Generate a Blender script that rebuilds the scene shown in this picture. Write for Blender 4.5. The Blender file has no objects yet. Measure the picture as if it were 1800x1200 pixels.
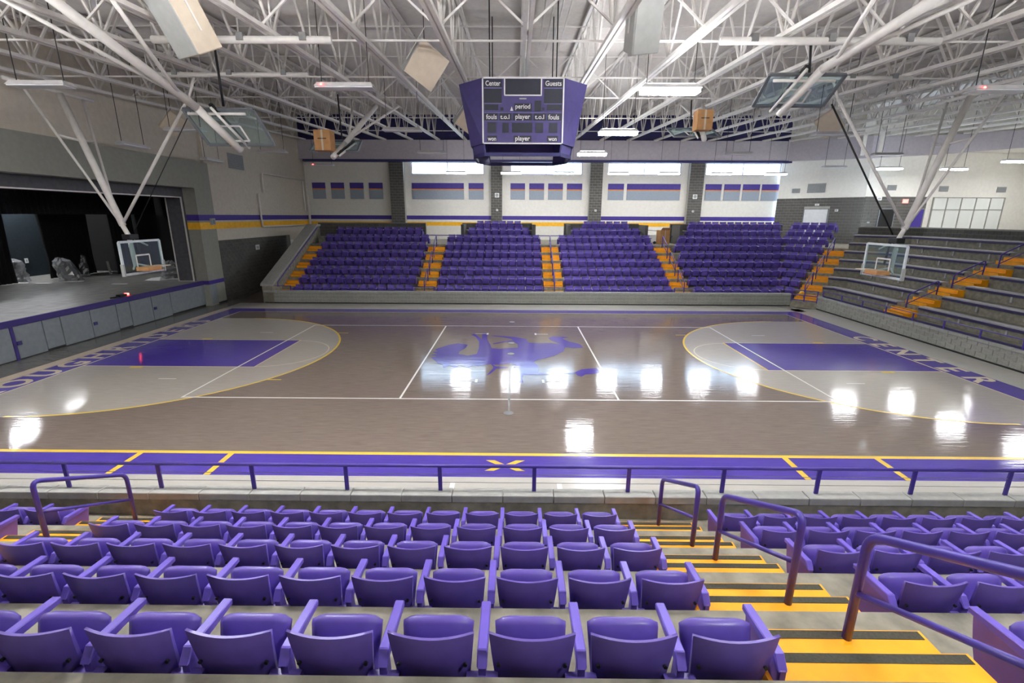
import bpy, bmesh, math, random
from mathutils import Vector, Matrix
random.seed(7)
SC = bpy.context.scene
COL = SC.collection
PI = math.pi

# ------------------------------------------------------------------ camera
CAM = (0.15844, -16.7737, 4.85886); YAW, PITCH, ROLL, FPX = -0.00707, 0.25607, 0.00471, 840.685
fw = Vector((math.sin(YAW)*math.cos(PITCH), math.cos(YAW)*math.cos(PITCH), -math.sin(PITCH)))
r0 = Vector((math.cos(YAW), -math.sin(YAW), 0)); u0 = r0.cross(fw)
rt = r0*math.cos(ROLL)+u0*math.sin(ROLL); up = -r0*math.sin(ROLL)+u0*math.cos(ROLL)
cd = bpy.data.cameras.new('camera'); cam = bpy.data.objects.new('camera', cd); COL.objects.link(cam)
cam.matrix_world = Matrix(((rt.x, up.x, -fw.x, CAM[0]), (rt.y, up.y, -fw.y, CAM[1]), (rt.z, up.z, -fw.z, CAM[2]), (0, 0, 0, 1)))
cd.sensor_width = 36; cd.lens = FPX*36/1800; cd.clip_start = .05; cd.clip_end = 300
SC.camera = cam
# ------------------------------------------------------------------ world, exposure
w = bpy.data.worlds.new('sky'); SC.world = w; w.use_nodes = True
w.node_tree.nodes['Background'].inputs[0].default_value = (.62, .80, 1.0, 1)
w.node_tree.nodes['Background'].inputs[1].default_value = 1.7
vs = SC.view_settings; vs.view_transform = 'Standard'; vs.look = 'None'; vs.gamma = 1; vs.exposure = 2.6
try: vs.use_curve_mapping = False
except Exception: pass
SC.cycles.use_denoising = True
SC.cycles.max_bounces = 7; SC.cycles.diffuse_bounces = 4; SC.cycles.glossy_bounces = 3
SC.cycles.transparent_max_bounces = 12; SC.cycles.caustics_reflective = False; SC.cycles.caustics_refractive = False
SC.cycles.sample_clamp_indirect = 6
SC.cycles.use_adaptive_sampling = True; SC.cycles.adaptive_threshold = .02
LAMP = 34.0       # radiance of a lit high-bay lens

# ------------------------------------------------------------------ materials
def lin(c):
    return tuple(((x/255)/12.92 if x/255 <= .04045 else ((x/255+.055)/1.055)**2.4) for x in c)
MATS = {}
def M(name, rgb, rough=.6, metal=0, var=.06, scale=6.0, stretch=(1, 1, 1), bump=0, rand=0, spec=None, coat=0, emit=None, trans=0):
    if name in MATS: return MATS[name]
    m = bpy.data.materials.new(name); m.use_nodes = True; n = m.node_tree.nodes; L = m.node_tree.links
    p = n['Principled BSDF']; c = lin(rgb)
    tc = n.new('ShaderNodeTexCoord'); mp = n.new('ShaderNodeMapping'); mp.inputs['Scale'].default_value = stretch
    no = n.new('ShaderNodeTexNoise'); no.inputs['Scale'].default_value = scale; no.inputs['Detail'].default_value = 5
    L.new(tc.outputs['Object'], mp.inputs[0]); L.new(mp.outputs[0], no.inputs['Vector'])
    rp = n.new('ShaderNodeValToRGB')
    rp.color_ramp.elements[0].position = .3; rp.color_ramp.elements[1].position = .7
    rp.color_ramp.elements[0].color = tuple(max(0, x*(1-var*2)) for x in c)+(1,)
    rp.color_ramp.elements[1].color = tuple(min(1, x*(1+var*2)) for x in c)+(1,)
    L.new(no.outputs['Fac'], rp.inputs[0]); out = rp.outputs[0]
    if rand:
        oi = n.new('ShaderNodeObjectInfo'); mr = n.new('ShaderNodeMapRange')
        mr.inputs['To Min'].default_value = 1-rand; mr.inputs['To Max'].default_value = 1+rand
        hs = n.new('ShaderNodeHueSaturation'); L.new(oi.outputs['Random'], mr.inputs['Value'])
        L.new(mr.outputs[0], hs.inputs['Value']); L.new(out, hs.inputs['Color']); out = hs.outputs[0]
    L.new(out, p.inputs['Base Color'])
    p.inputs['Roughness'].default_value = rough; p.inputs['Metallic'].default_value = metal
    if spec is not None: p.inputs['Specular IOR Level'].default_value = spec
    if coat: p.inputs['Coat Weight'].default_value = coat; p.inputs['Coat Roughness'].default_value = .08
    if trans: p.inputs['Transmission Weight'].default_value = trans
    if bump:
        bp = n.new('ShaderNodeBump'); bp.inputs['Strength'].default_value = bump; bp.inputs['Distance'].default_value = .02
        L.new(no.outputs['Fac'], bp.inputs['Height']); L.new(bp.outputs[0], p.inputs['Normal'])
    if emit:
        p.inputs['Emission Color'].default_value = tuple(emit[0])+(1,); p.inputs['Emission Strength'].default_value = emit[1]
    MATS[name] = m; return m

def court_mat(name, rgb, rough=.085, var=.10, wood=True):
    """sealed gym floor: fine boards running along x, gloss finish with faint waviness"""
    m = bpy.data.materials.new(name); m.use_nodes = True; n = m.node_tree.nodes; L = m.node_tree.links
    p = n['Principled BSDF']; c = lin(rgb)
    tc = n.new('ShaderNodeTexCoord'); mp = n.new('ShaderNodeMapping'); mp.inputs['Scale'].default_value = (1.2, 18, 1)
    no = n.new('ShaderNodeTexNoise'); no.inputs['Scale'].default_value = 1.6; no.inputs['Detail'].default_value = 8; no.inputs['Roughness'].default_value = .65
    L.new(tc.outputs['Object'], mp.inputs[0]); L.new(mp.outputs[0], no.inputs['Vector'])
    rp = n.new('ShaderNodeValToRGB'); rp.color_ramp.elements[0].position = .32; rp.color_ramp.elements[1].position = .68
    rp.color_ramp.elements[0].color = tuple(x*(1-2*var) for x in c)+(1,); rp.color_ramp.elements[1].color = tuple(min(1, x*(1+2*var)) for x in c)+(1,)
    L.new(no.outputs['Fac'], rp.inputs[0]); L.new(rp.outputs[0], p.inputs['Base Color'])
    p.inputs['Roughness'].default_value = rough; p.inputs['Specular IOR Level'].default_value = .55
    m2 = n.new('ShaderNodeMapping'); m2.inputs['Scale'].default_value = (.35, 11, 1)
    n2 = n.new('ShaderNodeTexNoise'); n2.inputs['Scale'].default_value = 1.2; n2.inputs['Detail'].default_value = 3
    L.new(tc.outputs['Object'], m2.inputs[0]); L.new(m2.outputs[0], n2.inputs['Vector'])
    bp = n.new('ShaderNodeBump'); bp.inputs['Strength'].default_value = .10; bp.inputs['Distance'].default_value = .02
    L.new(n2.outputs['Fac'], bp.inputs['Height']); L.new(bp.outputs[0], p.inputs['Normal'])
    MATS[name] = m; return m

def glass_mat(name, tint, refl=.08, opac=.0):
    m = bpy.data.materials.new(name); m.use_nodes = True; n = m.node_tree.nodes; L = m.node_tree.links
    n.remove(n['Principled BSDF'])
    t = n.new('ShaderNodeBsdfTransparent'); t.inputs[0].default_value = tuple(tint)+(1,)
    g = n.new('ShaderNodeBsdfGlossy'); g.inputs['Roughness'].default_value = .03
    d = n.new('ShaderNodeBsdfDiffuse'); d.inputs[0].default_value = tuple(tint)+(1,)
    no = n.new('ShaderNodeTexNoise'); no.inputs['Scale'].default_value = 2
    mr = n.new('ShaderNodeMapRange'); mr.inputs['To Min'].default_value = max(0, opac-.03); mr.inputs['To Max'].default_value = opac+.03
    L.new(no.outputs['Fac'], mr.inputs['Value'])
    m1 = n.new('ShaderNodeMixShader'); L.new(mr.outputs[0], m1.inputs[0]); L.new(t.outputs[0], m1.inputs[1]); L.new(d.outputs[0], m1.inputs[2])
    m2 = n.new('ShaderNodeMixShader'); m2.inputs[0].default_value = refl
    L.new(m1.outputs[0], m2.inputs[1]); L.new(g.outputs[0], m2.inputs[2])
    L.new(m2.outputs[0], n['Material Output'].inputs[0]); MATS[name] = m; return m

PURPLE = M('purple_plastic', (96, 77, 164), .38, var=.05, scale=9, rand=.08)
PPAINT = M('purple_paint_metal', (70, 54, 146), .35, var=.04)
PWALL = M('purple_wall_paint', (66, 50, 140), .6, var=.05)
PDARK = M('navy_beam_paint', (40, 38, 92), .6, var=.05)
YELLOW = M('yellow_wall_paint', (244, 184, 40), .6, var=.05)
ORANGE = M('orange_step_paint', (252, 166, 2), .6, var=.05, scale=4)
BLACK = M('black_strip', (62, 60, 50), .9, var=.12, scale=60)
WHITE = M('white_wall', (226, 223, 214), .75, var=.02)
BEIGE = M('beige_wall', (206, 197, 182), .8, var=.03)
STEEL = M('white_painted_steel', (222, 218, 212), .5, var=.03)
DECK = M('white_roof_deck', (212, 208, 203), .65, var=.03)
BULK = M('grey_metal_bulkhead', (176, 170, 176), .6, var=.03)
CONC = M('concrete', (134, 129, 115), .75, var=.16, scale=5, bump=.15)
CONCD = M('concrete_dark', (128, 124, 110), .8, var=.14, scale=6, bump=.15)
COPING = M('coping_stone', (160, 160, 154), .7, var=.05, scale=8, rand=.05)
BLOCK = M('grey_block', (88, 86, 82), .8, var=.10, scale=14, rand=.10, bump=.1)
BLOCKD = M('dark_block', (84, 83, 78), .8, var=.10, scale=14, rand=.12, bump=.1)
BLOCKL = M('light_block', (146, 146, 138), .8, var=.08, scale=14, rand=.06, bump=.1)
MORTAR = M('mortar', (172, 170, 162), .85, var=.05)
MORTARD = M('dark_mortar', (118, 117, 110), .85, var=.05)
BLACKM = M('black_metal', (22, 22, 23), .5, var=.1)
BLACKW = M('black_stage_wall', (11, 11, 12), .9, var=.15)
CURT = M('black_curtain', (24, 23, 25), .95, var=.2, scale=12)
TEAL = M('dark_teal_wall', (24, 36, 44), .8, var=.08)
STGREY = M('stage_grey_panel', (128, 134, 138), .6, var=.04)
SURR = M('grey_green_surround', (146, 146, 136), .75, var=.03)
SURRD = M('charcoal_header', (84, 84, 88), .8, var=.08)
STFLOOR = M('stage_floor', (132, 130, 126), .42, var=.14, scale=2.2)
CARD = M('cardboard', (188, 140, 92), .85, var=.06)
BEIGEBOX = M('beige_box', (206, 192, 172), .8, var=.03)
GREYBOX = M('grey_box', (170, 172, 168), .7, var=.03)
ALU = M('grey_bench_plank', (160, 158, 160), .5, var=.05)
PBENCH = M('purple_bench_edge_shade', (46, 40, 84), .5, var=.05)  # purple plank front, colour darkened for the shadow line under the plank
DIGIT = M('dark_digit_panel', (40, 42, 56), .35, var=.05)
LETTER = M('white_lettering', (226, 224, 222), .6, var=.02)
SBPURPLE = M('scoreboard_purple', (74, 66, 122), .5, var=.04)
PANELG = M('grey_acoustic_fabric', (150, 160, 172), .9, var=.05, scale=20)
PANELO = M('orange_fabric', (226, 138, 60), .9, var=.04)
VENT = M('grey_vent', (152, 152, 148), .6, var=.04)
DOORW = M('white_door', (214, 216, 218), .6, var=.03)
PAPER = M('white_paper', (236, 236, 234), .8, var=.02)
REDL = M('red_indicator', (255, 40, 40), .4, emit=((1, .06, .05), 3))
EXITM = M('exit_sign_face', (250, 150, 140), .4, emit=((1, .30, .25), .25))
LIT = M('lit_lens', (255, 255, 255), .4, emit=((.93, .96, 1), LAMP*.8))
LITB = M('fill_lens_strong', (255, 255, 255), .4, emit=((.96, .97, 1), LAMP*1.15))
LITS = M('lit_lens_soft', (255, 255, 255), .4, emit=((.96, .97, 1), LAMP*.36))
OFFL = M('unlit_lens', (226, 228, 230), .3, var=.02)
HOUS = M('light_housing', (206, 204, 204), .45, var=.03)
GLASS = glass_mat('backboard_glass', (.80, .90, .90), .06, .05)
WGLASS = glass_mat('window_glass', (.95, .98, 1.0), .05, .03)
FROST = glass_mat('frosted_glass', (.95, .97, .93), .05, .75)
PLASTIC = glass_mat('clear_plastic_wrap', (.85, .87, .9), .28, .30)
WOOD = court_mat('grey_gym_floor', (127, 114, 105), .085)
WOODD = court_mat('grey_side_floor', (112, 109, 104), .2)
LGREY = court_mat('pale_grey_floor_paint', (178, 171, 162), .085, .05)
CPURP = court_mat('purple_floor_paint', (84, 68, 160), .085, .06)
CYEL = court_mat('yellow_floor_paint', (240, 200, 80), .2, .03)
CCREAM = court_mat('cream_floor_paint', (218, 200, 176), .2, .04)
CWHITE = court_mat('white_floor_paint', (238, 236, 232), .2, .02)
CAPRON = court_mat('grey_apron_paint', (190, 186, 178), .2, .03)

# ------------------------------------------------------------------ mesh helpers
class MB:
    def __init__(s): s.v = []; s.f = []
    def add(s, vs, fs):
        o = len(s.v); s.v += [tuple(v) for v in vs]; s.f += [tuple(i+o for i in f) for f in fs]; return s
    def box(s, x0, x1, y0, y1, z0, z1):
        return s.add([(x0, y0, z0), (x1, y0, z0), (x1, y1, z0), (x0, y1, z0), (x0, y0, z1), (x1, y0, z1), (x1, y1, z1), (x0, y1, z1)],
                     [(0, 3, 2, 1), (4, 5, 6, 7), (0, 1, 5, 4), (1, 2, 6, 5), (2, 3, 7, 6), (3, 0, 4, 7)])
    def bar(s, p, q, wd, ht=None, upv=(0, 0, 1)):
        p = Vector(p); q = Vector(q); d = (q-p).normalized(); ht = ht or wd
        u = Vector(upv)
        if abs(d.dot(u)) > .98: u = Vector((1, 0, 0))
        a = d.cross(u).normalized()*wd/2; b = a.cross(d).normalized()*ht/2
        vs = [p-a-b, p+a-b, p+a+b, p-a+b, q-a-b, q+a-b, q+a+b, q-a+b]
        return s.add(vs, [(0, 1, 2, 3), (7, 6, 5, 4), (0, 4, 5, 1), (1, 5, 6, 2), (2, 6, 7, 3), (3, 7, 4, 0)])
    def tube(s, pts, r, n=8, cap=True):
        pts = [Vector(p) for p in pts]; rings = []; prev = None
        for i, p in enumerate(pts):
            if i == 0: d = pts[1]-p
            elif i == len(pts)-1: d = p-pts[i-1]
            else: d = (pts[i+1]-p).normalized()+(p-pts[i-1]).normalized()
            d.normalize()
            if prev is None:
                u = Vector((0, 0, 1)) if abs(d.z) < .95 else Vector((1, 0, 0))
                a = d.cross(u).normalized()
            else:
                a = (prev-d*prev.dot(d)).normalized()
            prev = a; b = d.cross(a)
            rr = r[i] if isinstance(r, (list, tuple)) else r
            rings.append([p+(a*math.cos(2*PI*k/n)+b*math.sin(2*PI*k/n))*rr for k in range(n)])
        vs = [v for rg in rings for v in rg]; fs = []
        for i in range(len(rings)-1):
            for k in range(n):
                fs.append((i*n+k, i*n+(k+1) % n, (i+1)*n+(k+1) % n, (i+1)*n+k))
        if cap: fs += [tuple(reversed(range(n))), tuple(range((len(rings)-1)*n, len(rings)*n))]
        return s.add(vs, fs)
    def prism(s, poly, vec):
        """planar 3D polygon pushed along vec"""
        poly = [Vector(p) for p in poly]; n = len(poly); vec = Vector(vec)
        vs = poly+[p+vec for p in poly]
        return s.add(vs, [tuple(range(n-1, -1, -1)), tuple(range(n, 2*n))]+[(i, (i+1) % n, n+(i+1) % n, n+i) for i in range(n)])
    def plan(s, poly, z0, z1):
        if sum(a[0]*b[1]-b[0]*a[1] for a, b in zip(poly, poly[1:]+poly[:1])) < 0: poly = poly[::-1]
        return s.prism([(x, y, z0) for x, y in poly], (0, 0, z1-z0))
    def mesh(s, name, mat, smooth=False, bevel=0, seg=2):
        me = bpy.data.meshes.new(name); me.from_pydata(s.v, [], s.f)
        bm = bmesh.new(); bm.from_mesh(me)
        if bevel: bmesh.ops.bevel(bm, geom=list(bm.edges), offset=bevel, segments=seg, affect='EDGES', profile=.6)
        bmesh.ops.recalc_face_normals(bm, faces=bm.faces); bm.to_mesh(me); bm.free()
        if smooth:
            for p in me.polygons: p.use_smooth = True
        me.materials.append(mat); return me

def obj(name, data, parent=None, loc=(0, 0, 0), rz=0, scale=None, rot=None):
    o = bpy.data.objects.new(name, data); COL.objects.link(o)
    if parent: o.parent = parent
    o.location = loc; o.rotation_euler = rot or (0, 0, rz)
    if scale: o.scale = scale
    return o
def tag(o, label=None, cat=None, group=None, kind=None):
    if label: o['label'] = label
    if cat: o['category'] = cat
    if group: o['group'] = group
    if kind: o['kind'] = kind
    return o
def thing(name, label, cat, loc=(0, 0, 0), rz=0, group=None):
    return tag(obj(name, None, None, loc, rz), label, cat, group)
def struct(name, label, mesh=None, loc=(0, 0, 0)):
    return tag(obj(name, mesh, None, loc), label, None, None, 'structure')
def mbx(name, mat, *b, **k): return MB().box(*b).mesh(name, mat, **k)
ORD = ['first', 'second', 'third', 'fourth', 'fifth', 'sixth', 'seventh', 'eighth', 'ninth', 'tenth', 'eleventh', 'twelfth', 'thirteenth', 'fourteenth']
NUM = ['one', 'two', 'three', 'four', 'five', 'six', 'seven', 'eight', 'nine', 'ten']
def text_mesh(name, txt, mat, size, sx=1, bold=0, ext=.004):
    cu = bpy.data.curves.new(name, 'FONT'); cu.body = txt; cu.size = size; cu.align_x = 'CENTER'; cu.align_y = 'CENTER'
    cu.extrude = ext; cu.offset = bold; cu.resolution_u = 3
    t = bpy.data.objects.new(name, cu); COL.objects.link(t)
    me = bpy.data.meshes.new_from_object(t.evaluated_get(bpy.context.evaluated_depsgraph_get()))
    bpy.data.objects.remove(t); bpy.data.curves.remove(cu)
    for v in me.vertices: v.co.x *= sx
    me.materials.clear(); me.materials.append(mat); me.name = name; return me

# ------------------------------------------------------------------ shared dimensions
D, RISE, T1 = .914, .448, .33                # row depth, row rise, first tread
def tread(k): return T1+RISE*(k-1)           # k = 1..
def edge(k): return 1.09+D*(k-1)             # riser behind row k, measured from the front wall line
YF, XR, XL = 10.09, 16.62, -16.6             # front walls of the far and right stands, left wall
YW = 23.1                                    # far wall
def zb(y): return 9.27+.053*y                # underside of the roof trusses
def zt(y): return zb(y)+1.75

# ================================================================== FLOOR
floor = struct('floor', 'glossy grey wood gym floor with purple and yellow court markings', mbx('floor', WOOD, -17.2, 17.2, -10.3, 24, -.3, 0))
def paint(name, mat, poly, layer=1, label=None):
    z = .0012*layer
    o = obj(name, MB().plan(list(poly), z-.001, z).mesh(name, mat), floor)
    if label: o['label'] = label
    return o
def rect(x0, x1, y0, y1): return [(x0, y0), (x1, y0), (x1, y1), (x0, y1)]
HB, SY, WK, FT = 14.14, 7.56, 1.735, 8.49     # half length, half width, half lane, free throw line
paint('apron_paint', CAPRON, rect(-17, XR, -10.1, -8.53)); paint('apron_paint', CAPRON, rect(-15.6, 15.7, 8.42, YF)); paint('apron_paint', CAPRON, rect(15.12, XR, -8.53, 9.2))
paint('side_floor_strip', WOODD, rect(-16.86, -15.55, -8.53, 12))
paint('baseline_edge_strip', CCREAM, rect(-15.55, -15.12, -8.53, 8.42))
for a in (rect(-15.12, 15.12, -8.53, -7.66), rect(-15.12, 15.12, SY+.05, 8.42), rect(-15.12, -HB-.05, -7.66, SY+.05), rect(HB+.05, 15.12, -7.66, SY+.05)):
    paint('purple_border', CPURP, a, 2)
paint('sideline', CYEL, rect(-HB-.05, HB+.05, -7.68, -7.57), 3); paint('sideline', CCREAM, rect(-HB-.05, HB+.05, SY, SY+.05), 3)
for s in (-1, 1):
    paint('baseline', CCREAM, rect(*sorted((s*HB, s*(HB+.06))), -7.57, SY), 3)
    paint('border_edge_line', CCREAM if s < 0 else CPURP, rect(*sorted((s*15.06, s*15.1)), -8.5, 8.4), 4)
    R3, cx = 5.92, 12.5
    arc = [(s*(cx-R3*math.cos(t)), R3*math.sin(t)) for t in [(-.5+i/48)*PI for i in range(49)]]
    paint('three_point_area', LGREY, [(s*HB, -R3)]+arc+[(s*HB, R3)], 1)
    band = arc+[(s*(cx-(R3-.07)*math.cos(t)), (R3-.07)*math.sin(t)) for t in [(.5-i/48)*PI for i in range(49)]]
    paint('three_point_line', CYEL, band, 2)
    paint('lane', CPURP, rect(*sorted((s*FT, s*HB)), -WK, WK), 3)
    for y in (-1, 1): paint('lane_line', CCREAM, rect(*sorted((s*(FT-.05), s*HB)), *sorted((y*WK, y*(WK+.05)))), 4)
    paint('free_throw_line', CYEL if s > 0 else CCREAM, rect(*sorted((s*FT, s*(FT-.05))), -WK, WK), 4)
    ring = [(s*(FT-WK*math.cos(t)), WK*math.sin(t)) for t in [(-.5+i/24)*PI for i in range(25)]]
    ring += [(s*(FT-(WK-.04)*math.cos(t)), (WK-.04)*math.sin(t)) for t in [(.5-i/24)*PI for i in range(25)]]
    paint('free_throw_arc', CCREAM, ring, 2)
    paint('lane_mark', CYEL, rect(*sorted((s*12.1, s*12.5)), -WK-.2, -WK-.07), 5); paint('lane_mark', CYEL, rect(*sorted((s*12.1, s*12.5)), WK+.07, WK+.2), 5)
    for y in (-3.0, 3.03): paint('hash_mark', CYEL, rect(*sorted((s*6.98, s*7.4)), y-.025, y+.025), 4)
    for x in (5.8, 7.72): paint('coaching_box_line', CYEL, rect(s*x-.06, s*x+.06, -8.53, -7.68), 4)
    for y in (-4.5, 4.5): pass
    paint('volleyball_end_line', CWHITE, rect(s*9-.028, s*9+.028, -4.53, 4.53), 6)
    paint('volleyball_attack_line', CWHITE, rect(s*3-.028, s*3+.028, -4.5, 4.5), 6)
    for y in (-3.0, 3.03):
        paint('centre_hash', CWHITE, rect(*sorted((s*1.02, s*1.55)), y-.02, y+.02), 6); paint('centre_hash', CWHITE, rect(*sorted((s*.98, s*1.06)), y-.14, y+.14), 6)
        paint('serving_mark', CWHITE, rect(*sorted((s*10.2, s*10.75)), y-.02, y+.02), 6)
for y in (-4.5, 4.5): paint('volleyball_sideline', CWHITE, rect(-9, 9, y-.028, y+.028), 6)
for x in (-1.0, 1.0): paint('apron_mark', CWHITE, rect(x-.045, x+.045, -8.98, -8.75), 3)
# volleyball post sleeves and cover strip
def disc(cx, cy, r, n=20): return [(cx+r*math.cos(2*PI*i/n), cy+r*math.sin(2*PI*i/n)) for i in range(n)]
GREYM = M('floor_plate_metal', (128, 128, 128), .4, metal=.3)
for y in (-5.44, -.02, 1.5, 5.41): obj('post_sleeve_cover', MB().plan(disc(0, y, .13), .006, .012).mesh('post_sleeve_cover', GREYM), floor)
paint('post_cable_strip', WOODD, rect(-.03, .03, -5.3, -1.2), 7)
# emblem: purple silhouette of a running horse and rider
EM = [(-2.84,-.52),(-2.64,-.42),(-2.88,-.2),(-2.68,-.08),(-2.9,.15),(-2.7,.26),(-2.86,.45),(-2.77,.69),(-2.41,1.2),(-2.1,1.46),(-1.68,1.21),(-1.74,.72),(-1.9,.24),(-1.9,-.06),(-1.55,-.28),(-1.24,-.05),(-1.22,.73),(-1.29,1.75),(-1.49,2.49),(-1.72,2.88),(-1.56,2.99),(-1.2,2.03),(-1.24,2.89),(-1.23,3.1),(-1.05,3.1),(-.96,1.94),(-.82,1.32),(-.74,.74),(-.44,.67),(-.12,.76),(.25,.85),(.25,1.35),(.07,1.79),(-.24,1.69),(-.68,1.33),(-.73,1.41),(-.31,1.78),(.07,1.97),(-.02,2.24),(-.45,2.52),(-.89,2.7),(-.7,2.75),(-.22,2.6),(.14,2.5),(.61,2.17),(.68,1.62),(1.04,1.54),(1.61,1.56),(1.95,1.39),(1.59,2.01),(1.53,2.38),(1.74,2.67),(2.16,2.59),(2.38,2.5),(2.08,2.3),(2.31,1.84),(2.71,1.41),(2.76,.91),(2.42,.82),(2.09,.97),(1.94,.33),(1.58,-.2),(.94,-.78),(.8,-.99),(.9,-1.31),(.95,-1.87),(.9,-2.18),(1.42,-2.24),(2.07,-2.12),(2.34,-1.78),(2.85,-1.64),(2.89,-2.06),(2.7,-2.24),(2.41,-2.3),(2.24,-2.53),(2.13,-2.42),(2.1,-2.2),(1.33,-2.34),(.93,-2.36),(.42,-2.4),(.38,-2.73),(.41,-3.1),(.21,-3.1),(.12,-2.46),(.09,-1.77),(.17,-1.33),(-.05,-1.2),(-.37,-1.34),(-.6,-1.34),(-.48,-1.53),(-.04,-1.58),(-.13,-1.71),(-.45,-1.78),(-.63,-2.31),(-.74,-2.48),(-.58,-1.78),(-.57,-1.6),(-.66,-1.28),(-1.09,-1.48),(-1.25,-1.42),(-1.38,-1.68),(-1.56,-1.56),(-1.71,-1.43),(-1.83,-1.69),(-2.05,-1.44),(-2.14,-1.63),(-2.22,-1.69),(-2.29,-1.38),(-2.46,-1.26),(-2.61,-.93)]
paint('team_emblem', CPURP, EM, 5, 'purple silhouette emblem at centre court')
# crossed mark on the near border
for sx in (-1, 1):
    for sy in (-1, 1):
        paint('border_cross_mark', CYEL, [(sx*.02-.03, -8.09+sy*.05), (sx*.22-.03, -8.09+sy*.21), (sx*.40-.03, -8.09+sy*.21), (sx*.2-.03, -8.09+sy*.05)], 5)
# baseline lettering
def letters(word, x, y0, y1, sgn):
    n = len(word); st = (y1-y0)/n
    for i, ch in enumerate(word):
        me = text_mesh('baseline_letter', ch, CCREAM, 1.12, .9, .03, .0006)
        o = obj('baseline_letter', me, floor, (x, y0+st*(i+.5), .0045), sgn*PI/2)
        o['label'] = 'cream letter %s on the purple baseline' % ch
#
letters('CENTER', 14.63, 3.15, -3.05, -1)
letters('ROUGHRIDERS', -14.63, -4.95, 5.65, 1)

# ================================================================== FAR WALL
def cmu(parent, org, direc, length, z0, z1, mat, skip=(), proud=.012, bl=.4064, bh=.2032, meshes={}):
    """block facing: every block is its own piece standing proud of the mortar wall behind"""
    d = Vector(direc+(0,)).normalized(); ang = math.atan2(d.y, d.x)
    key = mat.name
    if key not in meshes:
        meshes[key] = MB().box(0, bl-.012, -proud, .03, 0, bh-.012).mesh('block', mat)
    me = meshes[key]; rows = int(round((z1-z0)/bh)); n = 0
    for r in range(rows):
        s = 0 if r % 2 == 0 else -bl/2
        while s < length-.03:
            a, b = max(s, 0), min(s+bl, length); z = z0+r*bh
            spans = [(a, b)]
            for k in skip:
                if z < k[3]-.02 and z+bh > k[2]+.02:
                    spans = [q for a_, b_ in spans for q in ((a_, min(b_, k[0])), (max(a_, k[1]), b_)) if q[1]-q[0] > .02]
            for a, b in spans:
                if b-a < .06: continue
                p = Vector(org)+d*a
                obj('block', me, parent, (p.x, p.y, z+.006), ang, ((b-a-.012)/(bl-.012), 1, 1) if b-a < bl-.01 else None); n += 1
            s += bl
    return n
WIN = [(-8.13, -2.4), (-.3, 5.35), (7.37, 13.1), (15.05, 20.93)]
b = MB().box(XL-.3, 23, YW, YW+.3, 0, 8.04).box(XL-.3, 23, YW, YW+.3, 8.95, 12.6)
xs = [XL-.3]+[v for p in WIN for v in p]+[23]
for i in range(0, len(xs), 2): b.box(xs[i], xs[i+1], YW, YW+.3, 8.04, 8.95)
wall_far = struct('wall_far', 'white far wall with purple and yellow stripes and brick piers', b.mesh('wall_far', WHITE))
PIER = [(-9.78, -8.68), (-1.83, -.95), (5.93, 6.91), (13.7, 14.8)]
sx = [XL]+[v for p in PIER for v in p]+[21.0]
for i in range(0, len(sx), 2):
    obj('painted_stripe', mbx('painted_stripe', PWALL, sx[i], sx[i+1], YW-.008, YW+.002, 4.57, 4.88), wall_far)
    obj('painted_stripe', mbx('painted_stripe', YELLOW, sx[i], sx[i+1], YW-.008, YW+.002, 4.09, 4.39), wall_far)
for i, (x0, x1) in enumerate(PIER):
    p = tag(obj('trim_%d' % (i+1), mbx('pier', MORTAR, x0, x1, 22.62, YW, 3.2, 9.0)), 'dark grey block pier, %s from the left on the far wall' % ORD[i], None, None, 'structure')
    cmu(p, (x0, 22.62, 0), (1, 0), x1-x0, 3.3, 8.9, BLOCK)
for i, (x0, x1) in enumerate(WIN):
    wn = struct('window_%d' % (i+1), 'long bright clerestory window, %s from the left, high on the far wall' % ORD[i])
    f = MB(); W = M('window_frame_metal', (120, 118, 140), .5)
    for a in ((x0, x1, 8.04, 8.09), (x0, x1, 8.9, 8.95), (x0, x0+.05, 8.04, 8.95), (x1-.05, x1, 8.04, 8.95), ((x0+x1)/2-.025, (x0+x1)/2+.025, 8.04, 8.95)):
        f.box(a[0], a[1], YW+.05, YW+.13, a[2], a[3])
    obj('window_frame', f.mesh('window_frame', W), wn)
    for a, c in ((x0+.05, (x0+x1)/2-.025), ((x0+x1)/2+.025, x1-.05)):
        obj('pane', mbx('pane', WGLASS, a, c, YW+.08, YW+.09, 8.09, 8.9), wn)
    pl = bpy.data.lights.new('window_portal', 'AREA'); pl.shape = 'RECTANGLE'; pl.size = x1-x0; pl.size_y = .9; pl.cycles.is_portal = True
    obj('window_portal', pl, None, ((x0+x1)/2, YW+.2, 8.5), rot=(-PI/2, 0, 0))
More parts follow.
